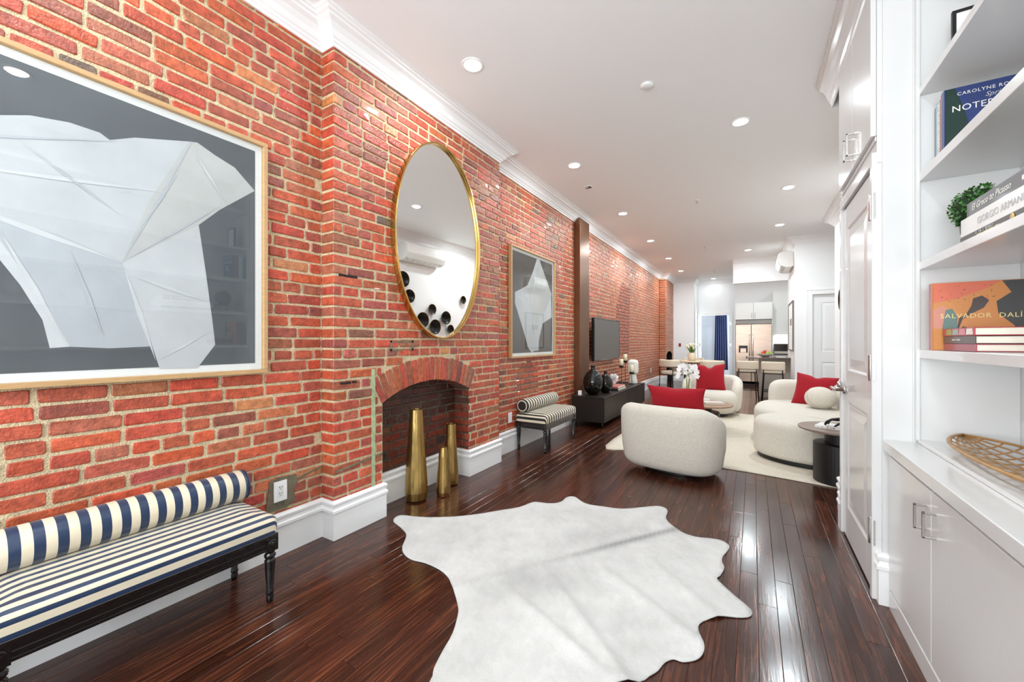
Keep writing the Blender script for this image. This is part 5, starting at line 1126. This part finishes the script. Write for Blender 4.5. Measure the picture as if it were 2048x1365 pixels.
for k in range(26):
    a = r.uniform(0, 6.28); q = r.uniform(0.08, 0.16); d = Vector((math.cos(a), math.sin(a), 0)); s_ = Vector((-d.y, d.x, 0)) * 0.014; mb = MB(); p0 = d * 0.03 + Vector((0, 0, 0.17)); p1 = d * q * 0.6 + Vector((0, 0, 0.27)); p2 = d * q + Vector((0, 0, 0.30 + r.uniform(-0.03, 0.03))); mb.add([p0, p1 + s_, p2, p1 - s_], [(0, 1, 2, 3)]); mb.build('leaf', m_tg, tu)
place(pillow_mesh(0.30, 0.30, 0.12, 0.05), 'beige_cushion', M('beige_weave', (206, 188, 162), 0.9, bump=0.3, bscale=200), (-1.68, 10.93, 0.64), (0.85, -0.5, 0), (0.1, -0.2, 0.97), 'beige cushion on the dining chair nearest the brick wall', 'cushion')
mb = MB(); mb.box(-2.04, 13.682, 1.10, -1.97, 13.70, 1.20); al = mb.build('alarm_box', M('alarm_red', (150, 30, 26), 0.4), center=True, bevel=0.004); tag(al, 'red fire alarm pull box on the far white wall', 'alarm')

# ================================================================ KITCHEN
m_steel = M('stainless_steel', (186, 164, 148), 0.3, metal=1.0, var=0.08, vscale=3, stretch=(1, 1, 6)); m_cab = M('grey_white_lacquer', (224, 222, 217), 0.25)
fg = thing('refrigerator', 'stainless steel french door refrigerator with ice dispenser', 'refrigerator', (0.01, 13.6, 0))
mb = MB(); mb.box(-0.44, -0.33, 0.05, 0.44, 0.36, 1.75); mb.build('body', M('fridge_side', (60, 58, 56), 0.5), fg)
mb = MB(); mb.box(-0.43, -0.33, 0.0, 0.43, -0.28, 0.10); mb.build('grille', M('grille_dark', (48, 36, 30), 0.5), fg)
for nm, a, b in (('left', -0.438, -0.058), ('right', -0.052, 0.438)):
    mb = MB(); mb.box(a, -0.39, 0.115, b, -0.332, 1.745); d = mb.build('door', m_steel, fg, bevel=0.006); hx = b - 0.04 if nm == 'left' else a + 0.04
    mb = MB(); mb.tube([(hx, -0.395, 0.62), (hx, -0.44, 0.64), (hx, -0.44, 1.43), (hx, -0.395, 1.45)], 0.013, 8); mb.build('handle', m_chrome, d)
    if nm == 'left':
        mb = MB(); mb.box(-0.37, -0.394, 0.93, -0.13, -0.388, 1.27); mb.build('dispenser_panel', m_steel, d, bevel=0.003)
        mb = MB(); mb.box(-0.36, -0.396, 0.94, -0.14, -0.393, 1.14); mb.build('dispenser_recess', M('dispenser_dark', (36, 30, 27), 0.4), d)
        mb = MB(); mb.box(-0.32, -0.402, 0.945, -0.18, -0.395, 1.06); mb.build('dispenser_paddle', m_steel, d)
fc = thing('fridge_cabinet', 'pale lacquered two door cabinet above the refrigerator', 'cabinet', (0.01, 13.6, 1.76))
mb = MB(); mb.box(-0.46, -0.35, -1.76, -0.445, 0.37, 0.62); mb.box(0.445, -0.35, -1.76, 0.46, 0.37, 0.62); mb.build('side_panels', m_cab, fc)
mb = MB(); mb.box(-0.445, -0.34, 0.0, 0.445, 0.37, 0.60); mb.build('body', M('cab_filler_grey', (150, 146, 140), 0.5), fc)  # grey body, showing as a filler strip below the doors
for a, b, hx in ((-0.443, -0.003, -0.04), (0.003, 0.443, 0.04)):
    mb = MB(); mb.box(a, -0.362, 0.13, b, -0.342, 0.60); d = mb.build('door', m_cab, fc, bevel=0.002); mb = MB(); mb.tube([(hx, -0.364, 0.17), (hx, -0.385, 0.17), (hx, -0.385, 0.32), (hx, -0.364, 0.32)], 0.005, 6); mb.build('handle', m_chrome, d)
kc = thing('kitchen_wall_cabinet', 'tall white kitchen cabinet right of the refrigerator', 'cabinet', (0.95, 13.75, 1.45))
mb = MB(); mb.box(-0.47, -0.20, 0.0, 0.60, 0.22, 1.22); mb.build('body', m_cab, kc, bevel=0.002)
for a, b in ((-0.468, 0.06), (0.066, 0.598)): mb = MB(); mb.box(a, -0.22, 0.003, b, -0.201, 1.217); mb.build('door', m_cab, kc, bevel=0.002)
mb = MB(); mb.box(-0.40, -0.15, -0.012, 0.5, -0.10, 0.0); mb.build('under_light', M('under_cabinet_glow', (255, 240, 220), 0.5, emit=12.0), kc)
area_light('lamp', (0.05, 0.0, -0.02), (0, 0, 0), 0.9, 0.06, 5, WARM, kc)
bs_ = thing('backsplash', 'bright white tiled backsplash below the kitchen cabinet', 'backsplash', (0.95, 13.972, 0.92))
for i in range(7):
    for j in range(7):
        mb = MB(); mb.box(-0.47 + i * 0.154, -0.008, j * 0.0757 + 0.0, -0.47 + i * 0.154 + 0.151, 0, j * 0.0757 + 0.0727); mb.build('tile', m_gloss, bs_)
kb = thing('kitchen_base_cabinet', 'kitchen base cabinet with dark oven behind the peninsula', 'cabinet', (0.95, 13.68, 0))
mb = MB(); mb.box(-0.47, -0.28, 0.09, 0.6, 0.28, 0.88); mb.build('body', m_cab, kb, bevel=0.002)
mb = MB(); mb.box(-0.48, -0.30, 0.88, 0.6, 0.28, 0.915); mb.build('worktop', M('dark_stone', (70, 58, 50), 0.25), kb, bevel=0.002)
mv = thing('microwave_oven', 'dark glass fronted microwave on the kitchen counter', 'microwave', (0.80, 13.65, 0.916))
mb = MB(); mb.box(-0.30, -0.2, 0, 0.30, 0.2, 0.28); mb.build('case', M('oven_case', (200, 190, 176), 0.4), mv, bevel=0.004); mb = MB(); mb.box(-0.29, -0.206, 0.07, 0.29, -0.2, 0.27); mb.build('glass_front', M('oven_glass', (40, 32, 26), 0.12), mv, bevel=0.002)
pn = thing('kitchen_peninsula', 'grey kitchen peninsula panel below the dark stone top', 'island', (0.40, 10.85, 0))
mb = MB(); mb.box(-0.28, -0.25, 0.0, 0.288, 0.33, 0.872); mb.build('panel', M('taupe_grey_panel', (168, 158, 146), 0.5), pn, bevel=0.002)
mb = MB(); mb.box(-0.14, 10.32, 0.874, 0.687, 11.2, 0.905); tag(mb.build('stone_countertop', M('brown_stone', (92, 78, 70), 0.12, var=0.2, vscale=40), center=True, bevel=0.003), 'dark polished stone top of the kitchen peninsula', 'countertop')
def bar_stool(label, x, y, rz):
    t = thing('bar_stool', label, 'stool', (x, y, 0), rz, 'cream bar stools at the peninsula')
    mb = MB(); soft_prism(mb, superellipse(0.42, 0.38, 3, 32), 0.60, 0.675, 0.03, 0.02); mb.build('seat', m_linen, t)
    mb = MB(); curved_back(mb, smooth_open([(-0.19, -0.05), (-0.175, -0.14), (-0.08, -0.185), (0.08, -0.185), (0.175, -0.14), (0.19, -0.05)], 4), 0.05, 0.66, 0.84, rb=0.02); mb.build('backrest', m_linen, t)
    for sx, sy in ((-1, -1), (1, -1), (1, 1), (-1, 1)):
        mb = MB(); mb.tube([(sx * 0.20, sy * 0.19, 0), (sx * 0.165, sy * 0.155, 0.60), (sx * 0.165, sy * 0.155, 0.72 if sy < 0 else 0.61)], 0.010, 8); mb.build('leg', m_black, t)
    for z, q in ((0.22, 0.187), (0.59, 0.166)):
        mb = MB(); mb.tube([(-q, -q * 0.94, z), (q, -q * 0.94, z), (q, q * 0.94, z), (-q, q * 0.94, z), (-q, -q * 0.94, z)], 0.009, 6); mb.build('foot_ring' if z < 0.4 else 'seat_ring', m_black, t)
bar_stool('cream bar stool in front of the refrigerator', -0.115, 10.08, math.radians(6))
bar_stool('cream bar stool in front of the peninsula panel', 0.36, 9.92, math.radians(-4))
fb = thing('fruit_bowl', 'pale oval bowl on the peninsula', 'bowl', (0.245, 10.78, 0.906))
mb = MB(); mb.lathe([(0.06, 0), (0.10, 0.012), (0.155, 0.06), (0.16, 0.075), (0.152, 0.075), (0.095, 0.025), (0, 0.018)], n=36); mb.build('bowl', M('stone_bowl', (206, 200, 184), 0.5), fb)
def fruit(name, label, x, y, z, r, c):
    t = thing(name, label, 'fruit', (x, y, z - r), 0, 'fruit in the bowl'); mb = MB(); mb.lathe([(0.0, r * 0.14), (r * 0.45, 0.02 * r), (r * 0.85, 0.4 * r), (r, r), (r * 0.86, 1.6 * r), (r * 0.4, 1.9 * r), (0, 1.75 * r)], n=18); mb.build('flesh', M('fruit_' + name, c, 0.35), t)
    mb = MB(); mb.tube([(0, 0, 1.75 * r), (0.004, 0, 2.1 * r)], 0.003, 5); mb.build('stem', M('twig', (80, 60, 36), 0.7), t)
for k, (nm, lab, x, y, z, r, c) in enumerate((('red_apple', 'red apple at the left of the bowl', 0.20, 10.74, 0.985, 0.040, (196, 30, 44)), ('red_apple', 'red apple on top of the fruit', 0.235, 10.78, 1.02, 0.040, (196, 30, 44)), ('red_apple', 'red apple at the back of the bowl', 0.26, 10.84, 0.99, 0.040, (196, 30, 44)),
        ('green_apple', 'green apple at the right of the bowl', 0.335, 10.76, 0.985, 0.040, (160, 178, 60)), ('green_apple', 'green apple at the front of the bowl', 0.285, 10.715, 0.995, 0.040, (160, 178, 60)), ('lime', 'small green lime at the left rim of the bowl', 0.145, 10.78, 0.975, 0.028, (150, 172, 84)))):
    fruit(nm, lab, x, y, z, r, c)
mb = MB(); mb.box(0.44, 10.62, 0.906, 0.62, 10.76, 0.912); tag(mb.build('white_paper', m_mat, center=True), 'white sheet lying right of the fruit bowl', 'paper')
# slim framed picture on the short wall by the kitchen
pc = thing('slim_framed_picture', 'slim framed picture on the short wall beside the kitchen', 'picture', (0.689, 10.15, 1.07))
mb = MB(); mb.box(-0.025, -0.55, 0, 0, 0.55, 0.02); mb.box(-0.025, -0.55, 0.98, 0, 0.55, 1.0); mb.box(-0.025, -0.55, 0.02, 0, -0.53, 0.98); mb.box(-0.025, 0.53, 0.02, 0, 0.55, 0.98); mb.build('frame', M('grey_frame', (110, 104, 98), 0.4), pc)
mb = MB(); mb.box(-0.012, -0.53, 0.02, -0.004, 0.53, 0.98); mb.build('mat_board', m_mat, pc); mb = MB(); mb.box(-0.0135, -0.2, 0.52, -0.0125, 0.2, 0.66); mb.build('print', M('sepia_print', (160, 140, 120), 0.6), pc)
# bedroom curtain
cu = thing('blue_curtain', 'navy blue floor length curtain beyond the bedroom doorway', 'curtain', (-0.92, 15.2, 0.0))
mb = MB(); n = 60; rings = []
for z in (0.30, 0.8, 1.4, 2.0, 2.35):
    rings.append([((k / n - 0.5) * (0.44 - 0.10 * z / 2.35) + 0.0, 0.045 * math.sin(k / n * 2 * PI * 6) * (1 - 0.25 * z / 2.35), z) for k in range(n + 1)])
mb.rings(rings, True, closed=False, cap=False); mb.build('drape', M('navy_cloth', (26, 44, 92), 0.8, sheen=0.2), cu, solid=0.006)
mb = MB(); mb.tube([(-0.5, 0, 2.37), (0.35, 0, 2.37)], 0.012, 8); mb.build('rod', m_chrome, cu)
